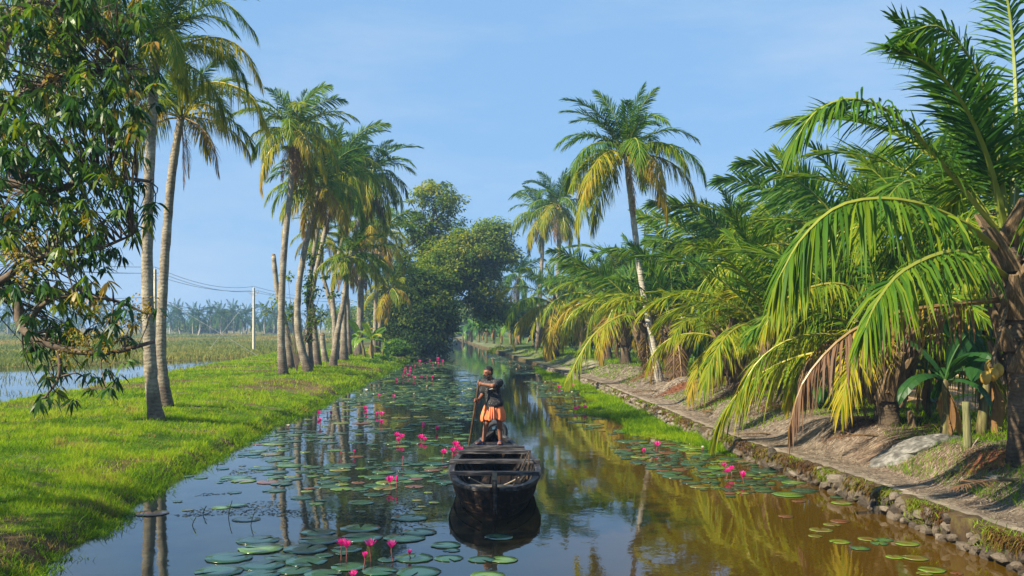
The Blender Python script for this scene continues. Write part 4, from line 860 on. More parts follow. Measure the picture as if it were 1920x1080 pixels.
def person():
    zf = CAMZ-(833-HOR)/F*MY; t = thing('person', (X(922, MY), MY, zf), 'boatman in speckled black shirt and folded orange waistcloth, poling on the stern', 'person')
    one = (1, 1, 1)
    def mp(px, py, y): return np.array([(px-922)/S1, y, (833-py)/S1])
    pt, pb = np.array([-.255, -.25, 1.34]), np.array([-.47, -.20, 0.0])
    def pole(z): f = (pt[2]-z)/(pt[2]-pb[2]); return pt+(pb-pt)*f
    Ls, Rs = np.array([.165, -.07, 1.30]), np.array([-.165, .09, 1.29]); Le, Re = np.array([.03, -.35, 1.25]), np.array([-.205, .03, 1.02])
    Lh, Rh = pole(1.285)+np.array([.035, -.03, .0]), pole(.93)+np.array([.035, .02, 0]); hips = np.array([.035, 0, .80])
    B = [(hips+[0, 0, 0], (.03, 0, 1.0), .135, .125, (1.05, .85, 1)), ((.025, .0, 1.0), (.01, .0, 1.22), .13, .15, (1.1, .8, 1)), (Ls-[.03, 0, .02], Rs+[.03, 0, -.02], .07, .07, one),
         ((.005, .0, 1.28), (-.04, -.03, 1.42), .058, .052, one)]
    hc = np.array([-.075, -.05, 1.505]); f = np.array([-.78, -.60, -.18]); f /= np.linalg.norm(f); sdv = np.cross(f, [0, 0, 1]); sdv /= np.linalg.norm(sdv); up = np.cross(sdv, f)
    B += [(hc+up*.03-f*.015, hc+up*.02+f*.01, .088, .085, (.95, .95, 1.05)), (hc-up*.03+f*.03, hc-up*.072+f*.045, .058, .042, one), (hc+f*.088+up*.012, hc+f*.112-up*.02, .010, .016, one),
          (hc+f*.082+up*.028-sdv*.04, hc+f*.082+up*.028+sdv*.04, .011, .011, one), (hc+f*.088-up*.045-sdv*.018, hc+f*.088-up*.045+sdv*.018, .011, .011, one)]
    for s in (-1, 1): B.append((hc+sdv*s*.082+up*.015, hc+sdv*s*.086-up*.02-f*.005, .016, .012, one))
    def arm(sh, el, ha): return [(sh, el, .056, .043, one), (el, ha, .043, .029, one)]
    B += arm(Ls, Le, Lh)+arm(Rs, Re, Rh)
    Lk, Rk, La, Ra = np.array([.165, -.06, .455]), np.array([-.105, -.07, .455]), np.array([.178, .0, .075]), np.array([-.178, .0, .075])
    for s, kn, an, toe in ((.1, Lk, La, (.165, -.20, .035)), (-.035, Rk, Ra, (-.31, -.14, .035))):
        hp = np.array([s+.02, 0, .80]); toe = np.array(toe); calf = kn+(an-kn)*.33+np.array([0, .025, 0])
        B += [(hp, kn, .092, .056, one), (kn, calf, .052, .056, one), (calf, an, .052, .034, one), (an+[0, .03, -.035], an+(toe-an)*.55+[0, 0, -.01], .034, .036, (1, 1, .9)), (an+(toe-an)*.5+[0, 0, -.005], toe, .036, .028, (1.1, 1.1, .7))]
        for q in range(5):
            dv = toe-an; dv[2] = 0; dv /= np.linalg.norm(dv); sv = np.array([-dv[1], dv[0], 0]); B.append((toe+sv*(q-2)*.016, toe+sv*(q-2)*.018+dv*(.035-.004*abs(q-1)), .011, .009, one))
    # hands closed round the pole: palm, four fingers of different length, thumb
    axis = (pt-pb)/np.linalg.norm(pt-pb)
    for hd, el in ((Lh, Le), (Rh, Re)):
        c0 = pole(hd[2]); rd = hd-c0; rd -= axis*(rd @ axis); rd /= np.linalg.norm(rd); tg = np.cross(axis, rd)
        B.append((c0+rd*.042+axis*.028, c0+rd*.042-axis*.030, .024, .022, one)); B.append((hd, c0+rd*.045, .028, .026, one))
        for q in range(4):
            o = axis*(.033-.021*q); n = [3, 4, 4, 3][q]; an_ = np.linspace(.35, [3.3, 3.7, 3.6, 3.1][q], n+1); pr = [c0+o+.031*(rd*math.cos(a)+tg*math.sin(a)) for a in an_]
            for u in range(n): B.append((pr[u], pr[u+1], .0105-.0006*u, .0099-.0006*u, one))
        pr = [c0+axis*.02+.033*(rd*math.cos(a)-tg*math.sin(a))+axis*.014*i for i, a in enumerate((.4, 1.3, 2.2))]; B += [(pr[0], pr[1], .0125, .011, one), (pr[1], pr[2], .011, .0095, one)]
    me = sdf_mesh('body', B, (-.5, -.45, -.03), (.36, .25, 1.68), .009, .018); me.materials.append(M['skin']); link(bpy.data.objects.new('body', me), t)
    # shirt
    mid = lambda a, b, f_: a+(b-a)*f_
    Sh = [((.04, .0, .845), (.03, 0, 1.0), .172, .148, (1.08, .92, .75)), ((.10, -.02, .87), (.02, -.03, .80), .13, .11, (1.1, 1, .8)), ((.03, 0, 1.0), (.008, 0, 1.22), .146, .158, (1.1, .82, 1)), (Ls-[.02, 0, .01], Rs+[.02, 0, -.01], .09, .09, one), ((.0, 0, 1.27), (-.02, -.015, 1.34), .085, .072, one),
          (Ls, mid(Ls, Le, .62), .085, .078, one), (Rs, mid(Rs, Re, .62), .085, .08, one), ((.0, -.10, .84), (-.03, -.12, .74), .10, .05, (1.2, .7, 1)), ((.06, -.03, .86), (.15, 0, .84), .1, .08, one)]
    me = sdf_mesh('shirt', Sh, (-.42, -.4, .55), (.42, .32, 1.5), .011, .025)
    me.materials.append(M['shirt']); link(bpy.data.objects.new('shirt', me), t)
    m = MB(); c = np.array([-.02, -.155, 1.17]); m.box(c, (.09, .012, .015), Matrix.Rotation(-.3, 3, 'Y')); m.build('pocket_mark', M['eye'], t)
    # waistcloth, gathered folds, folded up above the knee
    m = MB(); zs = np.linspace(.93, .50, 14); nn = 72; V = []; r_ = np.random.default_rng(3); ph = r_.uniform(0, 6, 4)
    for k, z in enumerate(zs):
        f_ = k/13; rx = .135+.115*math.sin(min(f_*1.2, 1)*1.57)-.015*(f_ > .9); ry = .115+.075*f_
        for j in range(nn):
            a = j*2*math.pi/nn; w = 1+(.02+.11*f_)*(math.sin(8*a+ph[0]+2*f_)+.7*math.sin(15*a+ph[1]+3*f_)+.5*math.sin(23*a-2*f_)) * .5
            V.append((.032+rx*math.cos(a)*w, ry*math.sin(a)*w, z-.022*math.cos(2*a)*f_-.02*math.sin(5*a+ph[2])*f_))
    for j in range(nn): v = V[13*nn+j]; V.append((.032+(v[0]-.032)*.9, v[1]*.9, v[2]+.03))
    for j in range(nn): v = V[13*nn+j]; V.append((.032+(v[0]-.032)*.72, v[1]*.72, v[2]+.2))
    q = [(k*nn+j, k*nn+(j+1) % nn, (k+1)*nn+(j+1) % nn, (k+1)*nn+j) for k in range(15) for j in range(nn)]
    m.add(V, q); lg = m.build('waistcloth', M['lungi'], t, True)
    for k in range(3):                                                          # gathered pleats hanging at the front
        x0 = -.03+.03*k; m = MB(); m.tube(resample([(x0, -.15, .80), (x0-.01+.012*k, -.195, .68), (x0-.02+.02*k, -.205, .53-.012*k)], 6), [.012, .016, .017, .016, .014, .008], 6); m.build('pleat', M['lungi'], lg, True)
    hr = [(hc+up*.048-f*.028, hc+up*.04-f*.012, .087, .083, one), (hc+up*.085+f*.025, hc+up*.07-f*.04, .046, .058, one), (hc-f*.05-up*.015, hc-f*.045+up*.03, .062, .07, one)]
    me = sdf_mesh('hair', hr, hc-.2, hc+.2, .008, .02)
    vv = np.empty(len(me.vertices)*3); me.vertices.foreach_get('co', vv); vv = vv.reshape(-1, 3); d = vv-hc; fr = d @ f; u_ = d @ up
    push = np.clip((fr-.02)/.03, 0, 1)*(u_ < .062); vv -= push[:, None]*f*.05; me.vertices.foreach_set('co', vv.ravel().astype(np.float32)); me.update()
    me.materials.append(M['hair']); link(bpy.data.objects.new('hair', me), t)
    br = [(hc+f*.10-up*.036-sdv*.03, hc+f*.10-up*.036+sdv*.03, .010, .010, one), (hc+f*.075-up*.085-sdv*.03, hc+f*.075-up*.085+sdv*.03, .024, .024, one), (hc+f*.03-up*.06-sdv*.062, hc+f*.06-up*.085-sdv*.03, .014, .02, one), (hc+f*.03-up*.06+sdv*.062, hc+f*.06-up*.085+sdv*.03, .014, .02, one)]
    me = sdf_mesh('beard', br, hc-.2, hc+.2, .007, .012); me.materials.append(M['hair']); link(bpy.data.objects.new('beard', me), t)
    for s in (-1, 1):
        m = MB(); c = hc+f*.083+up*.008+sdv*s*.034; m.tube([c-sdv*.011, c-sdv*.005, c+sdv*.005, c+sdv*.011], [.001, .0065, .0065, .001], 6); m.build('eye', M['iris'], t, True)
        m = MB(); c = hc+f*.094+up*.034+sdv*s*.034; m.tube([c-sdv*.02, c+up*.004, c+sdv*.02], [.003, .006, .003], 5); m.build('eyebrow', M['hair'], t)
    for an, toe in ((La, (.165, -.20, .0)), (Ra, (-.31, -.14, .0))):
        dv = np.array(toe)-an; dv[2] = 0; dv /= np.linalg.norm(dv); c = an+dv*.07; c[2] = .0; m = MB(); sv = np.array([-dv[1], dv[0], 0]); V = []
        for z in (0, .022):
            for u in range(16):
                a = u*math.pi/8; p = c+dv*.155*math.cos(a)+sv*.05*math.sin(a)*(1.1 if math.cos(a) > 0 else .85); p[2] = z-.004; V.append(p)
        m.add(V, [(u, (u+1) % 16, 16+(u+1) % 16, 16+u) for u in range(16)], [(16, 16+u, 17+u) for u in range(1, 15)]); sl = m.build('slipper', M['slipper'], t)
        m = MB(); m.tube(resample([c+sv*.055+[0, 0, .02], c+dv*.03+[0, 0, .085], c-sv*.055+[0, 0, .02]], 8), .016, 5); m.build('strap', M['slipper'], sl)
    # the pole he holds
    org = Vector(t.location); lo_ = pb+(pb-pt)*.75; bp = thing('punting_pole', org+Vector(lo_), 'long bamboo punting pole held by the boatman, dark at its wet end', 'pole')
    m = MB(); n = 40; P = resample([np.zeros(3), (pt+axis*.03)-lo_], n); r = .024+.003*(np.arange(n) % 6 == 0); m.tube(P, r, 8); m.build('shaft', M['bamboo'], bp, True)
person()

# ------------------------------------------------------------------ water lilies
def water_at(px, py): Yw = CAMZ*F/(py-HOR); return X(px, Yw), Yw
def pad_mesh(seed, tone):
    r_ = np.random.default_rng(seed); n = 22; a = np.linspace(.16, 2*math.pi-.16, n); rr = 1+.03*np.sin(a*9+seed)+.02*r_.normal(size=n)
    V = [(0, 0, 0)]+[(.55*math.cos(x), .55*math.sin(x), .006) for x in a]+[(r*math.cos(x), r*math.sin(x), .012+.02*max(0, math.sin(3*x+seed))) for x, r in zip(a, rr)]
    V += [(r*.995*math.cos(x), r*.995*math.sin(x), -.006) for x, r in zip(a, rr)]
    t = [(0, 1+i, 2+i) for i in range(n-1)]; q = [(1+i, 1+n+i, 2+n+i, 2+i) for i in range(n-1)]+[(1+n+i, 1+2*n+i, 2+2*n+i, 2+n+i) for i in range(n-1)]
    a_ = np.clip(np.concatenate([[tone+.2], np.full(n, tone+.05), np.full(n, tone-.02), np.full(n, 1.0)]), 0, 1)
    return np.array(V), np.array(q), np.array(t), a_
PADS = []
for k in range(12):
    V, q, t, a = pad_mesh(k, [.0, .3, .45, .62, .1, .5, .7, .6, .9, .85, .2, 1.0][k]); me = mesh_np('lily_pad', V, [q, t], {'rnd': a}, smooth=True); me.materials.append(M['pad']); PADS.append((me, V, q, t, a))
placed = []
def pad(x, y, r, label, group, kinds):
    o = bpy.data.objects.new('lily_pad', PADS[rnd.choice(kinds)][0]); link(o); o.location = (x, y, .006+rnd.random()*.006); o.scale = (r, r, r*.6)
    o.rotation_euler = (rnd.uniform(-.01, .01), rnd.uniform(-.01, .01), rnd.uniform(0, 6.28)); tag(o, label, 'lily pad', group); placed.append((x, y, r))
z5 = [(530, 345, 300), (550, 405, 310), (330, 467, 330), (690, 465, 225), (560, 520, 310), (860, 408, 300), (950, 290, 240), (960, 345, 300), (1240, 262, 280), (1250, 325, 290), (1545, 330, 290), (1650, 290, 240), (1145, 407, 215), (865, 492, 290), (990, 452, 130), (1160, 530, 250), (1375, 560, 250), (1610, 470, 270), (260, 560, 330), (560, 580, 250), (785, 555, 240), (980, 580, 260), (1640, 565, 310), (1830, 380, 210), (1870, 415, 120), (1850, 470, 200), (1110, 440, 90), (1430, 482, 140), (2080, 480, 190), (2200, 325, 200), (2230, 480, 200), (2120, 590, 240)]
for cx, cy, w in z5:
    px, py = 340+cx/3.692, 920+cy/3.692; x, y = water_at(px, py); pad(x, y, w/3.692/2*y/F, 'large teal lily pad in the cluster at the front edge of the water', 'front cluster of lily pads', [0, 1, 2, 4, 6, 10])
for cx, cy, w in [(590, 865, 130), (770, 850, 130), (870, 852, 120), (1015, 878, 150), (720, 908, 120), (840, 876, 110), (1065, 970, 160), (935, 962, 110), (540, 757, 110), (470, 790, 150), (435, 830, 90), (1170, 1045, 170), (1125, 1068, 100), (600, 620, 130)]:
    px, py = 1400+cx/3.375, 760+cy/3.375; x, y = water_at(px, py); pad(x, y, w/3.375/2*y/F, 'bright green lily pad in the loose group near the stone wall', 'lily pads near the stone wall', [8, 9, 8, 9, 7])
for cx, cy, w in [(590, 735, 120), (330, 608, 90), (250, 705, 100), (1330, 1065, 80)]:
    px, py = 1400+cx/3.375, 760+cy/3.375; x, y = water_at(px, py); pad(x, y, w/3.375/2*y/F, 'dull reddish lily pad floating near the stone wall', 'reddish lily pads', [11])
for cx, cy, w in [(1635, 68, 75), (1750, 86, 75), (1665, 110, 65), (1635, 130, 75)]:
    px, py = 340+cx/3.692, 920+cy/3.692; x, y = water_at(px, py); pad(x, y, w/3.692/2*y/F, 'small bright pad floating alone between the front cluster and the boat', 'small bright pads before the boat', [8, 9])
def inboat(x, y): return 15.2 < y < 22.7 and abs(x-bcx(y)) < bst(y)[0]+.12
cand = []; r_ = np.random.default_rng(5)
def dens(x, y):
    a = 0.0; n = fbm(x, y, 4.0, 31); l = float(xL(y)); rr = float(xR(y))
    left = x < np.interp(y, [14, 20, 30, 60, 100], [-1.0, -.9, -1.2, -2.2, -7.5])
    if left and x > l+.15:
        a = np.interp(y, [15, 18, 22, 26, 32, 100], [0, .04, .3, .75, 1.0, 1.0])*(1 if n > .47 else .05)*np.clip((x-l-.1)/(.6+4*max(0, (30-y)/16)), 0, 1)
    right = x > np.interp(y, [15, 22, 30, 60, 85, 110], [4.2, 2.6, 1.8, .5, -1.4, -3.5])
    if right and x < rr-.15: a = np.interp(y, [17, 20, 26, 100], [0, .3, .6, 1])*(1 if n > .5 else .04)
    return a
tries = 0
while len(cand) < 5200 and tries < 110000:
    tries += 1; y = 1/(1/14.5-r_.random()*(1/14.5-1/108)); x = r_.uniform(xL(y), xR(y))
    if inboat(x, y) or r_.random() > dens(x, y): continue
    r = (.07+.2*r_.random()**1.6)*(1+y*.006); cand.append((x, y, r))
cell = {}
def free(x, y, r, ov=.75):
    i, j = int(x//.8), int(y//.8)
    for a in (-1, 0, 1):
        for b in (-1, 0, 1):
            for (p, q_, s) in cell.get((i+a, j+b), ()):
                if (p-x)**2+(q_-y)**2 < ((r+s)*ov)**2: return False
    cell.setdefault((i, j), []).append((x, y, r)); return True
for p in placed: cell.setdefault((int(p[0]//.8), int(p[1]//.8)), []).append(p)
cand = [c for c in cand if free(*c)]
cand.sort(key=lambda c: -c[2]/c[1]**1.5)
LP = {'l': 'lily pad in the carpet left of the boat, below the palm bank', 'r': 'lily pad in the drift between the boat and the right-hand ledge', 'n': 'lily pad in the nearer thin carpet left of the boat'}
nind = 300-len(placed)
for x, y, r in cand[:nind]:
    k = 'r' if x > .5 else ('n' if y < 24 else 'l'); pad(x, y, r, LP[k], {'l': 'lily pad carpet on the left', 'r': 'lily pad drift on the right', 'n': 'near lily pad carpet'}[k], [0, 0, 1, 2, 3, 4, 4, 5, 6, 7, 10, 10, 8, 9, 11])
m = MB()
for x, y, r in cand[nind:]:
    me, V, q, t, a = PADS[rnd.choice([0, 1, 2, 3, 4, 5, 6, 10, 9])]; c, s = math.cos(x*50), math.sin(x*50)
    m.add(np.stack([(V[:, 0]*c-V[:, 1]*s)*r+x, (V[:, 0]*s+V[:, 1]*c)*r+y, V[:, 2]*r*.6+.006+.006*((x*77) % 1)], -1), q, t, a)
o = m.build('far_lily_pads', M['pad'], None, True); tag(o, 'carpet of lily pads covering the canal towards the bend', 'lily pads', kind='stuff')
def petals(n, seed, closed=0.0, white=False):
    r_ = random.Random(seed); out = []
    for ring, (k, el, L) in enumerate(((9, 22, 1.0), (8, 45, .95), (6, 68, .8))):
        for i in range(k):
            a = (i+.5*ring)*2*math.pi/k+r_.uniform(-.1, .1); e = R(el+closed*(84-el)+r_.uniform(-5, 5)); out.append((a, e, L*r_.uniform(.92, 1.05), r_.random()))
    return out
def petal_geo(a, e, L):
    V, q, t, ta = blades(np.zeros((1, 3)), np.array([[1.0, 0, 0]]), L, .30*L, np.array([[0, 1.0, 0]]), -.22, (0, .3, .65), (.35, 1, .85))
    V[:, 2] += .25*np.abs(V[:, 1]); c, s = math.cos(e), math.sin(e); V = np.stack([V[:, 0]*c-V[:, 2]*s, V[:, 1], V[:, 0]*s+V[:, 2]*c], -1); c, s = math.cos(a), math.sin(a)
    return np.stack([V[:, 0]*c-V[:, 1]*s, V[:, 0]*s+V[:, 1]*c, V[:, 2]], -1), q, t
BL = {}
def bloom_mesh(kind):
    if kind not in BL:
        m = MB()
        for a, e, L, tn in petals(0, kind, [.0, .2, .45, .85][kind % 4]): V, q, t = petal_geo(a, e, L); m.add(V, q, t, tn)
        me = m.mesh('bloom'); me.materials.append(M['petal_white'] if kind >= 4 else M['petal']); BL[kind] = me
    return BL[kind]
PM = []
for k in range(3):
    V, q, t = petal_geo(0, 0, 1); me = mesh_np('petal', V, [q, t], {'rnd': np.full(len(V), [.2, .5, .8][k])}); me.materials.append(M['petal']); PM.append(me)
def lily(px, py, d, label, group, hz=.16, kind=0, split=False, white=False):
    Yw = (CAMZ-hz)*F/(py-HOR); x = X(px, Yw); t = thing('water_lily', (x, Yw, 0), label, 'water lily', group, rnd.uniform(0, 6)); r = d/2*Yw/F*1.2
    m = MB(); m.tube(resample([(rnd.uniform(-.04, .04), rnd.uniform(-.04, .04), -.05), (0, 0, hz*.5), (0, 0, hz-r*.35)], 5), max(.008, .0005*Yw), 5); m.build('stalk', M['stalk'], t)
    if split:
        for i, (a, e, L, tn) in enumerate(petals(0, int(px), [.1, .3, .5][kind % 3])):
            o = bpy.data.objects.new('petal', PM[int(tn*3)]); link(o, t); o.location = (0, 0, hz-r*.4); o.rotation_euler = (0, -e, a); o.scale = (r*L,)*3
        m = MB()
        for i in range(14): a = i*2.4; m.tube([(0, 0, hz-r*.3), (math.cos(a)*r*.25, math.sin(a)*r*.25, hz+r*.15)], [.004, .003], 4)
        m.build('stamen_cluster', M['stamen'], t)
    else:
        o = bpy.data.objects.new('bloom', bloom_mesh(kind+(4 if white else 0))); link(o, t); o.location = (0, 0, hz-r*.4); o.scale = (r, r, r)
for i, (px, py, d, kd, hz, lab) in enumerate([(640, 1016, 28, 0, .24, 'leftmost'), (650, 1021, 28, 1, .22, 'second'), (694, 1018, 30, 0, .24, 'taller middle'), (734, 1021, 28, 1, .22, 'right-hand'), (684, 1041, 22, 2, .18, 'small half-open lower'), (768, 1036, 20, 2, .08, 'low cup-shaped rightmost'), (662, 1076, 26, 1, .2, 'nearest bottom-edge')]):
    lily(px, py, d, f'{lab} pink water lily bloom in the front pad cluster', 'pink lilies in the front cluster', hz, kd, True)
LG = {'l': ('pink water lily bloom among the pads left of the boat', 'pink lilies left of the boat'), 'b': ('pink water lily bloom close by the boat stern', 'pink lilies by the boat stern'), 'f': ('far pink water lily bloom near the bend', 'far pink lilies'), 'r': ('pink water lily bloom by the right-hand grassy ledge', 'pink lilies on the right')}
for s, L in {'l': [(598, 773, 10), (614, 775, 9), (621, 774, 10), (600, 788, 11), (685, 765, 11), (707, 776, 10), (715, 775, 10), (714, 790, 9), (711, 742, 8), (738, 742, 8), (794, 798, 15), (820, 804, 13), (744, 814, 14), (753, 818, 13), (747, 824, 12), (789, 819, 13), (796, 823, 12), (756, 859, 8), (731, 899, 17), (744, 899, 16), (640, 849, 8), (664, 846, 7), (687, 1041-270, 7)],
             'b': [(854, 832, 14), (832, 846, 15), (849, 843, 13), (863, 842, 14), (858, 836, 11)],
             'f': [(758, 698, 9), (769, 697, 9), (769, 690, 7), (756, 704, 9), (776, 708, 7), (790, 706, 7), (801, 706, 8), (811, 707, 8), (787, 678, 9), (798, 681, 7), (821, 672, 8), (821, 681, 6), (812, 684, 5), (765, 703, 7), (806, 676, 6), (760, 690, 6), (830, 676, 5), (778, 686, 6), (744, 712, 6)],
             'r': [(1048, 725, 10), (1065, 722, 8), (1074, 723, 8), (1079, 766, 11), (1086, 765, 11), (1097, 762, 10), (1207, 845, 13), (1232, 832, 13), (1358, 872, 12), (1371, 877, 13), (1364, 882, 13), (1393, 890, 17)]}.items():
    for i, (px, py, d) in enumerate(L): lily(px, py, d*rnd.uniform(1.15, 1.55), *LG[s], hz=rnd.uniform(.06, .18), kind=rnd.choice([0, 1, 1, 2, 2, 3]))
for px, py, d in [(1317, 838, 8), (540, 797, 9), (1072, 735, 6), (985, 688, 4), (968, 692, 4), (945, 697, 4), (1010, 702, 4), (800, 724, 5), (776, 738, 5), (1000, 690, 4), (1022, 716, 4), (686, 731, 9)]:
    lily(px, py, d, 'small white water lily bloom on the canal', 'white water lilies', hz=.1, kind=1, white=True)
# floating weed, flecks on the surface
n = 70000; y = 1/(1/13.8-r_.random(n)*(1/13.8-1/60)); x = xL(y)+r_.random(n)*(xR(y)-xL(y)); w_ = fbm(x, y, 2.2, 33)
keep = (x < np.interp(y, [13, 16, 20, 30, 60], [-.4, .1, -.8, -1.2, -2])) & (w_ > .44) & (y > 14.2+2.5*fbm(x, y, 1.7, 35)) | ((x > 2.2) & (y > 22) & (w_ > .58))
bx = bst(18)[0]; nb = (np.abs(x-bcx(y)) < np.interp(y, BS[:, 0], BS[:, 1])+.03) & (y > 15.3) & (y < 22.6); keep &= ~nb
x, y = x[keep], y[keep]; k = len(x); P = np.stack([x, y, np.full(k, .0035)], -1); D = r_.normal(size=(k, 3)); D[:, 2] = 0; D /= np.linalg.norm(D, axis=1)[:, None]; S = np.stack([-D[:, 1], D[:, 0], np.zeros(k)], -1)
sz = r_.uniform(.015, .06, k)*(y/16)**.6; V, q, t, ta = blades(P, D, sz, sz*.6, S, 0, (0, .5), (.6, 1))
me = mesh_np('floating_weed', V, [q, t], {'rnd': np.repeat(r_.random(k), 5)}); me.materials.append(M['scum']); o = link(bpy.data.objects.new('floating_weed', me)); tag(o, 'dark flecks of weed floating on the canal', 'weed', kind='stuff')

# ------------------------------------------------------------------ stone retaining wall
def stone_mesh(seed):
    r_ = np.random.default_rng(seed); g = [-1, 0, 1]; V = []; ix = {}
    for a in g:
        for b in g:
            for c in g:
                if max(abs(a), abs(b), abs(c)) == 1 and (a, b, c) != (0, 0, 0):
                    ix[(a, b, c)] = len(V); v = np.array([a, b, c], float); v *= {1: 1.0, 2: .86, 3: .74}[int(np.abs(v).sum())]; V.append(v*.5+r_.normal(0, .055, 3))
    Q = []
    for ax_ in range(3):
        for s in (-1, 1):
            for p in (-1, 0):
                for q in (-1, 0):
                    def key(u, v): k = [0, 0, 0]; k[ax_] = s; k[(ax_+1) % 3] = u; k[(ax_+2) % 3] = v; return ix[tuple(k)]
                    f = (key(p, q), key(p+1, q), key(p+1, q+1), key(p, q+1)); Q.append(f if s > 0 else f[::-1])
    return np.array(V), np.array(Q)
SM = [stone_mesh(k) for k in range(9)]; SME = []
for V, Q in SM: me = mesh_np('stone', V, [Q], {'rnd': np.zeros(len(V))}); me.materials.append(M['stone']); SME.append(me)
wall = thing('retaining_wall', (6.2, 12, 0), 'rough stone retaining wall holding the right-hand path above the water', 'wall')
wy = np.arange(7, 75, .25); wl = np.array(wall.location); m = MB(); V = []
for yy in wy: x0 = float(xR(yy)); hh = float(wallh(yy)); V += [(x0-.05, yy, -.4), (x0-.07, yy, .05), (x0-.04, yy, hh-.015), (x0+.12, yy, hh+.015+.01*rnd.random()), (x0+.25, yy, hh-.02)]
q = [(i*5+j, i*5+j+1, i*5+j+6, i*5+j+5) for i in range(len(wy)-1) for j in range(4)]
V = np.array(V)+rng.normal(0, .012, (len(V), 3)); m.add(V-wl, q); m.build('earth_face', M['moss_soil'], wall, True)
cnt = 0; far_m = MB()
for course in range(3):
    yy = 8.5+.1*course
    while yy < 70:
        L = rnd.choice([.08, .11, .15, .2, .28, .34])*rnd.uniform(.85, 1.2); hh = float(wallh(yy)); ch = hh/3.0; x0 = float(xR(yy)); sl = float(xR(yy+.3)-xR(yy-.3))/.6; z = ch*(course+.42)+rnd.uniform(-.06, .05)
        if rnd.random() < (.9, .82, .55)[course]:
            k = rnd.randrange(9); sc = (rnd.uniform(.10, .19), L*.98, min(L*1.1, ch*rnd.uniform(.6, 1.45))); rot = (rnd.uniform(-.6, .6), rnd.uniform(-.35, .35), math.atan(-sl)+rnd.uniform(-.4, .4)); loc = Vector((x0-.055-.04*(course == 0)+rnd.uniform(-.02, .02), yy+L/2, z))
            if yy < 28 and cnt < 300:
                o = bpy.data.objects.new('stone', SME[k]); link(o, wall); o.location = loc-Vector(wl); o.rotation_euler = rot; o.scale = sc; cnt += 1
            else:
                from mathutils import Euler
                Rm = np.array(Euler(rot).to_matrix()); v = (SM[k][0]*np.array(sc)) @ Rm.T+np.array(loc)-wl; far_m.add(v, SM[k][1], a=rnd.random()*.5)
        yy += L*rnd.uniform(.85, 1.15)
o = far_m.build('far_stones', M['stone'], wall); o['kind'] = 'stuff'

# ------------------------------------------------------------------ grass, reeds, weeds
def grass_obj(name, x, y, L, W, tone, label, cat, mat, lean=.45, g=(.1, .6), seed=0, z=None):
    r_ = np.random.default_rng(seed); k = len(x); zz = height(x, y)-.01 if z is None else z; P = np.stack([x, y, zz], -1)
    a = r_.uniform(0, 2*math.pi, k); D = np.stack([np.cos(a)*lean*r_.random(k), np.sin(a)*lean*r_.random(k), np.ones(k)], -1); D /= np.linalg.norm(D, axis=1)[:, None]
    b = r_.uniform(0, math.pi, k); S = np.stack([np.cos(b), np.sin(b)*.6, np.zeros(k)], -1); V, q, t, ta = blades(P, D, L, W, S, r_.uniform(*g, k), (0, .5), (1, .75))
    # let the blade tips bow sideways instead of only sinking
    bow = np.repeat(np.stack([np.cos(a), np.sin(a)*.8, np.zeros(k)], -1)*(L*r_.uniform(.1, .5, k))[:, None], 5, 0)*(ta**2)[:, None]; V = V+bow
    me = mesh_np(name, V, [q, t], {'rnd': np.repeat(np.clip(tone, 0, 1), 5)}); me.materials.append(mat); o = link(bpy.data.objects.new(name, me)); tag(o, label, cat, kind='stuff'); return o
def ysample(n, y0, y1, p, r_):
    u = r_.random(n)
    if abs(p-1) < 1e-6: return y0*(y1/y0)**u
    return (y0**(1-p)+u*(y1**(1-p)-y0**(1-p)))**(1/(1-p))
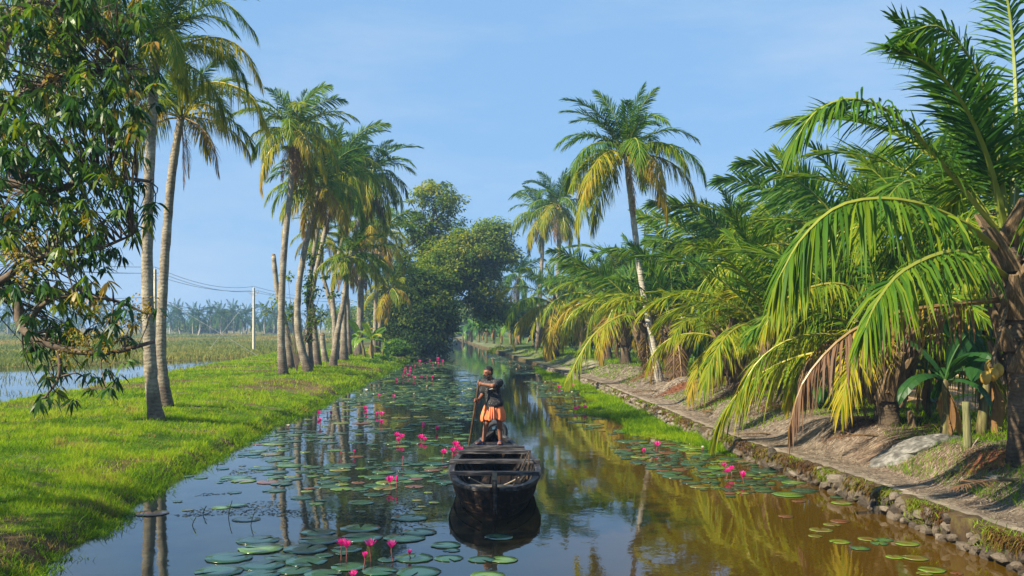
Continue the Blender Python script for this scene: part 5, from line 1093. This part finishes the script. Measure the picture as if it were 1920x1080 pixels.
def bank_grass():
    r_ = np.random.default_rng(77); n = 330000; y = ysample(n, 8.5, 105, 1.75, r_); l = xL(y); bk = np.interp(y, BY, BXv)+.3; u = r_.random(n)**1.15; x = l+.10-(l+.10-bk)*u
    px = x/y*F+960; k = (px > -60); x, y, u = x[k], y[k], u[k]; n1 = fbm(x, y, 1.3, 41); n2 = fbm(x, y, 4.5, 42); n3 = vnoise(x, y, .45, 43); n4 = fbm(x, y, .7, 44)
    bald = ((n2 > .61) & (r_.random(len(x)) < .75)) | ((n4 > .66) & (r_.random(len(x)) < .8)); k = ~bald; x, y, u, n1, n2, n3, n4 = (v[k] for v in (x, y, u, n1, n2, n3, n4)); s = y/20
    L = (.05+.20*np.clip(n1-.25, 0, 1)**1.2+.20*np.clip(n3-.3, 0, 1)**1.3)*(.8+.35*s**.35)*r_.uniform(.6, 1.25, len(x)); W = np.maximum(.008, y*.00062)*r_.uniform(.7, 1.2, len(x))
    tone = .50+.7*(n1-.5)+.6*(n2-.5)+.9*(n4-.5)*np.clip(30/y, .35, 1)+.5*(n3-.5)*np.clip(24/y, 0, 1)+r_.normal(0, .09, len(x)); tone = np.where(r_.random(len(x)) < .07, .95, tone); tone = np.where((n2 > .62) & (r_.random(len(x)) < .35), .97, tone)
    grass_obj('bank_grass', x, y, L, W, tone, 'lush green grass covering the left bank', 'grass', M['grass'], seed=1)
    # taller tussocks and overhanging edge growth
    xs, ys_, Ls, Ts = [], [], [], []
    for (px, py, n, r, L, tn) in [(690, 0, 0, 0, 0, 0)]+[(290, 900, 160, .35, .55, .15), (270, 915, 140, .3, .5, .2), (20, 850, 200, .5, .6, .2), (5, 900, 200, .5, .6, .15), (110, 790, 120, .35, .4, .15), (260, 745, 140, .35, .5, .2), (420, 725, 130, .45, .45, .3), (150, 770, 100, .3, .4, .2), (175, 860, 120, .4, .4, .25), (640, 700, 100, .4, .4, .4)]:
        if not n: continue
        Yf = foot(px, py); xs.append(X(px, Yf)+r_.normal(0, r*.5, n)); ys_.append(Yf+r_.normal(0, r, n)); Ls.append(L*r_.uniform(.5, 1.1, n)); Ts.append(tn+r_.normal(0, .1, n))
    for _ in range(650):
        Yf = float(ysample(1, 10, 80, 1.6, r_)[0]); lx = float(xL(Yf)); x0 = lx-.4-(float(np.interp(Yf, BY, BXv))-lx)*-1*r_.random(); n = r_.integers(14, 34); r = r_.uniform(.07, .2)*(1+Yf*.01)
        xs.append(x0+r_.normal(0, r, n)); ys_.append(Yf+r_.normal(0, r, n)); Ls.append(r_.uniform(.14, .38)*r_.uniform(.5, 1.1, n)); Ts.append(r_.choice([.08, .15, .25, .6, .8, .98])+r_.normal(0, .08, n))
    yy = ysample(16000, 9, 90, 1.5, r_); xx = xL(yy)+r_.normal(.0, .16, len(yy)); c = vnoise(yy, yy*0, .8, 9)+.3*vnoise(yy, yy*0, .23, 8) > .52; xs.append(xx[c]); ys_.append(yy[c]); Ls.append(.28*r_.uniform(.4, 1.2, c.sum())*(yy[c]/20)**.2); Ts.append(.2+r_.normal(0, .15, c.sum()))
    x = np.concatenate(xs); y = np.concatenate(ys_); grass_obj('tussock_grass', x, y, np.concatenate(Ls), np.maximum(.013, y*.0007), np.concatenate(Ts), 'darker tussocks and trailing grass along the left water edge', 'grass', M['grass'], .9, (.3, 1.0), 2, np.maximum(height(x, y)-.01, -.01))
bank_grass()
def right_grass():
    r_ = np.random.default_rng(78)
    # ledge of water grass in front of the wall
    n = 42000; y = ysample(n, 23, 72, 1.4, r_); wd = np.interp(y, [23, 26, 29, 36, 44, 60, 72], [.2, .9, 1.4, 1.7, 1.5, .9, .4])*(.45+1.1*vnoise(y, y*0, 2.3, 59)); x = xR(y)-.05-wd*r_.random(n); k = fbm(x, y, 1.5, 51) > .3; x, y = x[k], y[k]; n1 = fbm(x, y, 2.0, 52)
    grass_obj('ledge_grass', x, y, (.06+.55*np.clip(fbm(x, y, .9, 57)-.25, 0, 1))*r_.uniform(.5, 1.2, len(x)), np.maximum(.012, y*.00065), .40+.5*(n1-.5)+.7*(fbm(x, y, .8, 58)-.5)+r_.normal(0, .1, len(x)), 'bright water grass growing in front of the right-hand path', 'grass', M['grass'], .5, (.1, .5), 3, np.full(len(x), -.02))
    # patches on the mounds, plateau and field
    n = 150000; y = ysample(n, 11, 110, 1.5, r_); u = r_.random(n)**1.3*40; x = xR(y)+1.0+u; px = x/y*F+960; n1 = fbm(x, y, 2.2, 53); n2 = fbm(x, y, 6, 54)
    thr = np.where(u < 1.5, np.interp(y, [11, 26, 40, 60], [.57, .55, .48, .38]), np.where(u < 3, .34, np.where(u < 8, .22, .38))); k = (n1 > thr) & (px < 1990); x, y, u, n1, n2 = (v[k] for v in (x, y, u, n1, n2))
    grass_obj('mound_grass', x, y, (.06+.22*n1+.12*(u > 2.5))*r_.uniform(.5, 1.2, len(x)), np.maximum(.009, y*.00065), .34+.5*(n2-.5)+r_.normal(0, .12, len(x)), 'green grass patches on the right mounds and the field behind', 'grass', M['grass'], .6, (.1, .6), 4)
    # weeds in the wall joints
    n = 9000; y = ysample(n, 9, 45, 1.2, r_); c = vnoise(y, y*0, .5, 19) > .5; y = y[c]; x = xR(y)-.02+r_.normal(0, .06, len(y)); z = wallh(y)*r_.uniform(.2, 1.05, len(y))
    grass_obj('wall_weed', x, y, .16*r_.uniform(.4, 1.3, len(y)), np.maximum(.012, y*.0007), .45+r_.normal(0, .2, len(y)), 'small weeds growing from the stone wall joints', 'weeds', M['grass'], 1.2, (.2, .9), 5, z)
    n = 26000; y = ysample(n, 9, 45, 1.5, r_); c = vnoise(y, y*0, 1.1, 27)+.5*vnoise(y, y*0, .3, 28) > .55; y = y[c]; n = len(y); x = xR(y)+r_.uniform(-.10, .12, n); P = np.stack([x, y, wallh(y)+r_.uniform(-.12, .03, n)], -1)
    D = np.stack([r_.uniform(-1, .1, n), r_.normal(0, .5, n), r_.uniform(-.9, .35, n)], -1); D /= np.linalg.norm(D, axis=1)[:, None]; S = np.stack([D[:, 1], -D[:, 0], np.zeros(n)], -1); S /= np.linalg.norm(S, axis=1)[:, None]+1e-9
    V, q, t, ta = blades(P, D, r_.uniform(.04, .16, n), np.maximum(.012, y*.0007), S, .6, (0, .5), (.8, 1)); tn_ = vnoise(y, y*0, .6, 29)
    me = mesh_np('wall_moss', V, [q, t], {'rnd': np.repeat(np.clip(tn_+r_.normal(0, .2, n), 0, 1), 5)}); me.materials.append(M['moss']); tag(link(bpy.data.objects.new('wall_moss', me)), 'brown moss and rootlets hanging over the stone wall top', 'moss', kind='stuff')
    # dry straw litter on the mounds
    n = 40000; y = ysample(n, 10.5, 60, 1.6, r_); x = xR(y)+.3+2.8*r_.random(n); z = height(x, y)+.006; P = np.stack([x, y, z], -1); a = r_.normal(.5, .8, n); dy = .08; sl = (height(x+np.cos(a)*dy, y+np.sin(a)*dy)-z+.006)/dy
    D = np.stack([np.cos(a), np.sin(a), sl+.05], -1); D /= np.linalg.norm(D, axis=1)[:, None]; S = np.stack([-np.sin(a), np.cos(a), np.zeros(n)], -1); L = r_.uniform(.05, .30, n); V, q, t, ta = blades(P, D, L, np.maximum(.008, y*.00065), S, 0.03, (0, .5), (.8, 1))
    me = mesh_np('straw_litter', V, [q, t], {'rnd': np.repeat(r_.random(n), 5)}); me.materials.append(M['dry']); tag(link(bpy.data.objects.new('straw_litter', me)), 'dry straw and leaf litter strewn over the right mounds', 'litter', kind='stuff')
right_grass()
def marsh():
    r_ = np.random.default_rng(79); n = 170000; y = ysample(n, 45, 330, 1.5, r_); x = (r_.uniform(-60, 760, n)-960)/F*y; ub = np.interp(y, BY, BXv)-x
    h = height(x, y); n1 = fbm(x, y, 9, 61); n2 = fbm(x, y*.35, 14, 62); k = (ub > 1.2) & (h > -.02+.06*(n1-.5)); x, y, h, n1, n2 = (v[k] for v in (x, y, h, n1, n2))
    grass_obj('marsh_reed', x, y, (.25+.35*n1)*r_.uniform(.6, 1.2, len(x)), y*.0010, .33+1.1*(n2-.42)+r_.normal(0, .12, len(x)), 'yellow-green reeds covering the flooded marsh', 'reeds', M['reed'], .35, (.05, .3), 6)
    n = 2600; y = r_.uniform(34, 75, n); x = (r_.uniform(-60, 420, n)-960)/F*y; k = (np.interp(y, BY, BXv)-x > .5) & (fbm(x, y, 3, 63) > .5); x, y = x[k], y[k]
    grass_obj('water_reed', x, y, .22*r_.uniform(.5, 1.3, len(x)), y*.0007, .3+r_.normal(0, .2, len(x)), 'thin reeds standing in the flooded paddy', 'reeds', M['reed'], .3, (.05, .3), 7, np.full(len(x), -.02))
marsh()
# a few emergent sprigs in the near water
for i, (px, py, h) in enumerate([(428, 970, .28), (470, 985, .22), (380, 965, .16), (360, 985, .14)]):
    x, y = water_at(px, py); t = thing('water_sprig', (x, y, -.02), 'thin dark sprig of weed poking out of the near left water', 'weed', 'sprigs in the near water'); m = MB()
    m.tube(resample([(0, 0, 0), (.02, 0, h*.5), (.06, 0, h)], 5), .006, 4); m.build('stem', M['scum'], t)
    for k in range(3):
        V, q, tt, ta = blades(np.array([[.02, 0, h*(.4+.2*k)]]), np.array([[(-1)**k*.6, 0, .8]]), .12, .022, np.array([[0, 1.0, 0]]), .4); mm = MB(); mm.add(V, q, tt, .5); mm.build('leaf', M['grass'], t)

# ------------------------------------------------------------------ things on the right bank
def lump(name, label, cat, c, r, mat, seed, group=None, sub=14, rag=.02):
    r_ = np.random.default_rng(seed); V = []; n = sub; ph = r_.uniform(0, 6, 6)
    for i in range(n//2+1):
        e = i/(n//2)*math.pi/2
        for j in range(n*2):
            a = j*math.pi/n; w = 1+.16*math.sin(2*a+ph[0])+.10*math.sin(5*a+ph[1]+3*e)+.05*math.sin(9*a+ph[2]-4*e)+r_.normal(0, rag); V.append((r[0]*math.cos(a)*math.cos(e)*w, r[1]*math.sin(a)*math.cos(e)*w, r[2]*math.sin(e)*(1+.1*math.sin(3*a+ph[3]))-.03))
    V = np.array(V); V[:, 2] += height(V[:, 0]+c[0], V[:, 1]+c[1])-c[2]
    k = n*2; q = [(i*k+j, i*k+(j+1) % k, (i+1)*k+(j+1) % k, (i+1)*k+j) for i in range(n//2) for j in range(k)]; m = MB(); m.add(V, q); o = m.build(name, mat, None, True); o.location = c; return tag(o, label, cat, group)
def onb(px, py): Yf = foot(px, py); x = X(px, Yf); return Vector((x, Yf, H(x, Yf)))
lump('ash_mound', 'pale grey mound of dried mud in front of the stout young palm', 'mound', onb(1722, 838), (.85, .7, .20), M['ash'], 3, rag=.10)
for i, (lab, px, py, r) in enumerate([('reddish coir litter heap at the foot of the palm at the right edge', 1880, 858, (.7, .6, .12)), ('thin band of coir litter left of the stout palm', 1600, 797, (.55, .35, .07)), ('dark coir litter ring at the foot of the dry-skirted palm', 1365, 738, (1.0, .6, .09)), ('coir litter around the left-leaning young palm', 1275, 716, (1.0, .6, .10)), ('coir litter at the foot of the dark-trunked young palm', 1218, 706, (.9, .6, .10)), ('coir litter under the shaggy-based palm', 1455, 762, (.7, .5, .08))]):
    c = onb(px, py); t = thing('coir_heap', c, lab, 'litter', 'coir litter under the palms'); o = lump('mat', None, None, c, (r[0], r[1], r[2]*.5), M['coir'], 20+i, rag=.12); o.parent = t; o.location = (0, 0, 0); del_ = [o.pop(k) for k in ('label', 'category', 'group') if k in o]
    n = 700; rr = np.sqrt(r_.random(n))*1.25; an = r_.random(n)*6.283; x = c.x+rr*np.cos(an)*r[0]; y = c.y+rr*np.sin(an)*r[1]; P = np.stack([x-c.x, y-c.y, height(x, y)-c.z+r[2]*.45*np.clip(1-rr*rr, 0, 1)+.01], -1)
    D = np.stack([r_.normal(size=n), r_.normal(size=n), r_.uniform(-.1, .5, n)], -1); D /= np.linalg.norm(D, axis=1)[:, None]; S = np.cross(D, [0, 0, 1.0]); S /= np.linalg.norm(S, axis=1)[:, None]+1e-9
    V, q, tt, ta = blades(P, D, r_.uniform(.06, .28, n), max(.012, c.y*.0006), S, .3, (0, .5), (.7, 1)); me = mesh_np('fibre', V, [q, tt], {'rnd': np.repeat(r_.random(n), 5)}); me.materials.append(M['fibre']); f_ = link(bpy.data.objects.new('fibre', me), t); f_['kind'] = 'stuff'
GH = 'brown earth heaps in the field'
for i, (px, Yh) in enumerate([(1560, 38), (1600, 42), (1640, 36), (1700, 33), (1730, 38), (1770, 32), (1800, 40), (1850, 34), (1880, 30), (1905, 38), (1690, 48), (1760, 52), (1830, 50), (1890, 48), (1620, 54), (1560, 56), (1915, 56), (1500, 50)]):
    x = X(px, Yh); lump('earth_heap', 'low brown earth heap in the field behind the palms', 'mound', (x, Yh, H(x, Yh)), (1.3, .8, .32), M['heap'], 40+i, GH, 8)
# wooden stake
b = onb(1815, 838); st = thing('wooden_stake', b, 'greenish weathered wooden stake standing beside the banana plants', 'stake')
m = MB(); m.tube(resample([(0, 0, -.1), (-.02, 0, .4), (-.04, 0, .78)], 8), np.linspace(.075, .062, 8), 9, wob=.12); m.build('post', noise_mat('stake_wood', [(.3, (.07, .08, .03)), (.7, (.22, .21, .10))], 6, .9, .6, stretch=(5, 5, .6)), st, True)
m = MB(); m.tube([(.05, -.03, 0), (.16, -.05, .16)], [.02, .012], 5); m.build('splinter', M['wood_pale'], st)
b = onb(1712, 800); dp = thing('dead_sprout', b, 'dark dead palm sprout stump beside the stout palm', 'stump')
m = MB(); m.tube(resample([(0, 0, -.05), (-.04, 0, .18), (-.10, 0, .34)], 6), np.linspace(.10, .06, 6), 7, wob=.4); m.build('stump', M['boot'], dp)
# fallen fronds
def fallen(label, px, py, L, rz, seed, age=.97):
    c = onb(px, py); t = thing('fallen_frond', c, label, 'dead frond', 'fallen fronds on the path', rz); P = arc(R(12), R(24), 12, .3)*L; P[:, 2] = np.abs(P[:, 2])*.5+.03
    me = frond_mesh('leaflets', P, 40, .2, .011, 700+seed, .12, -.05, .009, .15); link(bpy.data.objects.new('leaflets', me), t); t.children[0]['age'] = age
    m = MB(); m.tube(P[:4]-np.array([L*.05, 0, 0]), [.04, .03, .025, .02], 6); m.build('butt', M['boot'], t)
fallen('dry fallen frond lying on the mound at the right edge', 1900, 905, 1.5, R(205), 1)
fallen('dry fallen frond curled on the path by the grassy ledge', 1440, 816, 1.1, R(195), 2)
fallen('thin dry frond stalk lying on the slope left of the grey mound', 1640, 815, 1.3, R(200), 3)
fallen('dry frond lying below the tall leaning palm', 1230, 735, 1.4, R(215), 4)
fallen('dry frond lying on the mound beside the dry-skirted palm', 1335, 770, 1.2, R(240), 5)
for i, (lab, px, py, r) in enumerate([('pale stone lying on the path near the right edge', 1862, 902, .12), ('small orange-brown husk on the mound below the right edge palm', 1850, 872, .07), ('yellowish stone on the mound', 1790, 888, .06), ('small white litter scrap under the tall palm', 1297, 717, .1)]):
    o = bpy.data.objects.new('loose_stone', SME[i].copy()); o.data.materials[0] = [M['ash'], M['coir'], M['dry'], M['eye']][i]; link(o); o.location = onb(px, py)+Vector((0, 0, r*.2)); o.scale = (r*2, r*2, r*1.1); tag(o, lab, 'stone' if i in (0, 2) else ('husk' if i == 1 else 'litter'))

# ------------------------------------------------------------------ power line across the marsh
def upole(label, px, Yp, top_py, arms=True):
    x = X(px, Yp); b = Vector((x, Yp, H(x, Yp)-.1)); ht = at(px, top_py, Yp).z-b.z; t = thing('utility_pole', b, label, 'utility pole', 'power line poles'); m = MB(); m.tube([(0, 0, 0), (0, 0, ht*.5), (0, 0, ht)], [.17, .15, .12], 4); m.build('shaft', M['concrete'], t)
    if arms:
        m = MB(); m.box((0, -.02, ht-.55), (1.0, .07, .07)); m.build('crossarm', M['steel'], t)
        for s in (-.48, .48):
            m = MB(); m.tube([(s*.2, 0, ht-.9), (s, -.02, ht-.5)], .025, 5); m.build('brace', M['steel'], t); m = MB(); m.tube([(s, -.02, ht-.52), (s, -.02, ht-.42), (s, -.02, ht-.3)], [.03, .06, .03], 6); m.build('insulator', M['stay'], t)
        m = MB(); m.tube([(0, 0, ht), (0, 0, ht+.18)], [.05, .03], 6); m.build('insulator', M['stay'], t)
    return [b+Vector(v) for v in ((-.48, 0, ht-.3), (.48, 0, ht-.3), (0, 0, ht+.18), (0, 0, ht-2.2))]
A = upole('pale concrete power pole with cross arm standing in the marsh', 476, 109, 540)
B_ = upole('grey power pole hidden behind the nearest palm pair', 291, 80, 505)
C_ = upole('power pole beyond the left edge of the marsh', -330, 52, 440); D_ = upole('power pole hidden behind the grouped palm trunks', 655, 150, 560)
def wire(a, b, sag, label, name='power_wire', mat='wire', r=.018):
    n = 20; s = np.linspace(0, 1, n); P = np.array(a)+(np.array(b)-np.array(a))*s[:, None]; P[:, 2] -= sag*4*s*(1-s); m = MB(); m.tube(P-P[0], r, 5); o = m.build(name, M[mat]); o.location = Vector(P[0]); tag(o, label, 'wire', 'overhead wires and stays')
nm = ['left-arm', 'right-arm', 'top', 'low']
for k in range(4):
    wire(B_[k], A[k], .5+.1*k, f'{nm[k]} wire from the marsh pole to the pole behind the palms'); wire(C_[k], B_[k], .5, f'{nm[k]} wire leaving the picture on the left'); wire(A[k], D_[k], .5+.05*k, f'{nm[k]} wire from the marsh pole towards the grouped palms')
def stay(px, py, Ys, a, lab): wire(a, at(px, py, Ys), 0, lab, 'stay_wire', 'stay', .016)
stay(508, 682, 82, B_[0]+Vector((0, 0, -1.4)), 'pale stay wire slanting from the hidden pole to the grass bank')
stay(392, 656, 109, A[0]+Vector((.4, 0, -.3)), 'stay wire slanting left from the marsh pole'); stay(272, 716, 52, B_[0]+Vector((-.2, 0, -3.5)), 'stay wire running down to the near bank by the palm pair')

# ------------------------------------------------------------------ labels by place where look-alikes stand in a row
_o = ['first', 'second', 'third', 'fourth', 'fifth', 'sixth', 'seventh', 'eighth', 'ninth', 'tenth', 'eleventh', 'twelfth', 'thirteenth', 'fourteenth', 'fifteenth', 'sixteenth', 'seventeenth', 'eighteenth', 'nineteenth']
def ordinal(n): return _o[n-1] if n < 20 else (['twentieth', 'thirtieth', 'fortieth'][n//10-2] if n % 10 == 0 else ['twenty', 'thirty', 'forty'][n//10-2]+'-'+_o[n % 10-1])
tops = [o for o in scene.objects if o.parent is None and 'group' in o]
def members(g): return [o for o in tops if o['group'] == g]
def screen_x(o): return o.location.x/o.location.y
def by_row(g, text, rows):
    m = sorted(members(g), key=lambda o: o.location.y); k = max(1, math.ceil(len(m)/len(rows)))
    for r, nm in enumerate(rows):
        for i, o in enumerate(sorted(m[r*k:(r+1)*k], key=screen_x)): o['label'] = text % (ordinal(i+1), nm)
by_row('front cluster of lily pads', 'large lily pad, %s from the left in the %s of the front cluster', ['nearest row', 'middle row', 'back row'])
by_row('lily pads near the stone wall', 'bright green lily pad by the stone wall, %s from the left in the %s', ['nearer half', 'farther half'])
by_row('reddish lily pads', 'dull reddish lily pad near the stone wall, %s from the left%s', [''])
by_row('small bright pads before the boat', 'small bright pad left of the boat bow, %s from the left%s', [''])
by_row('hazy palms across the marsh', 'hazy blue palm across the marsh, %s from the left in the %s', ['nearer rank', 'farther rank'])
by_row('hazy palms beyond the right-hand field', 'hazy palm beyond the right-hand field, %s from the left%s', [''])
by_row('brown earth heaps in the field', 'low brown earth heap behind the palms, %s from the left in the %s', ['nearer row', 'farther row'])
by_row('pink lilies left of the boat', 'pink water lily left of the boat, %s from the left in the %s', ['nearer row', 'middle row', 'farther row'])
by_row('pink lilies by the boat stern', 'pink water lily beside the boat, %s from the left%s', [''])
by_row('far pink lilies', 'far pink water lily near the bend, %s from the left in the %s', ['nearer row', 'farther row'])
by_row('pink lilies on the right', 'pink water lily on the right-hand water, %s from the left%s', [''])
by_row('white water lilies', 'small white water lily, %s from the left%s', [''])
by_row('distant banana row', 'distant banana plant on the far right bank, %s from the left%s', [''])
by_row('sprigs in the near water', 'thin dark weed sprig in the near left water, %s from the left%s', [''])
for g, text in (('near lily pad carpet', 'near carpet lily pad, %s from left in %s'), ('lily pad drift on the right', 'right-hand lily pad, %s from left in %s'), ('lily pad carpet on the left', 'left carpet lily pad, %s from left in %s')):
    n = max(2, round(len(members(g))/9)); by_row(g, text, [ordinal(k+1)+' row from front' for k in range(n)])

# ------------------------------------------------------------------ haze
m = MB(); m.box((0, 480, 10.7), (2100, 1200, 24.6)); hz = m.build('haze', None) if False else None
hm = bpy.data.materials.new('haze_air'); hm.use_nodes = True; nt = hm.node_tree; nt.nodes.remove(nt.nodes['Principled BSDF'])
pv = nt.nodes.new('ShaderNodeVolumePrincipled'); pv.inputs['Color'].default_value = (.40, .62, .96, 1); pv.inputs['Density'].default_value = .0007; pv.inputs['Anisotropy'].default_value = .1
nt.links.new(pv.outputs[0], nt.nodes['Material Output'].inputs['Volume'])
o = m.build('haze', hm); tag(o, 'pale blue morning haze over the whole place', 'haze', kind='stuff')
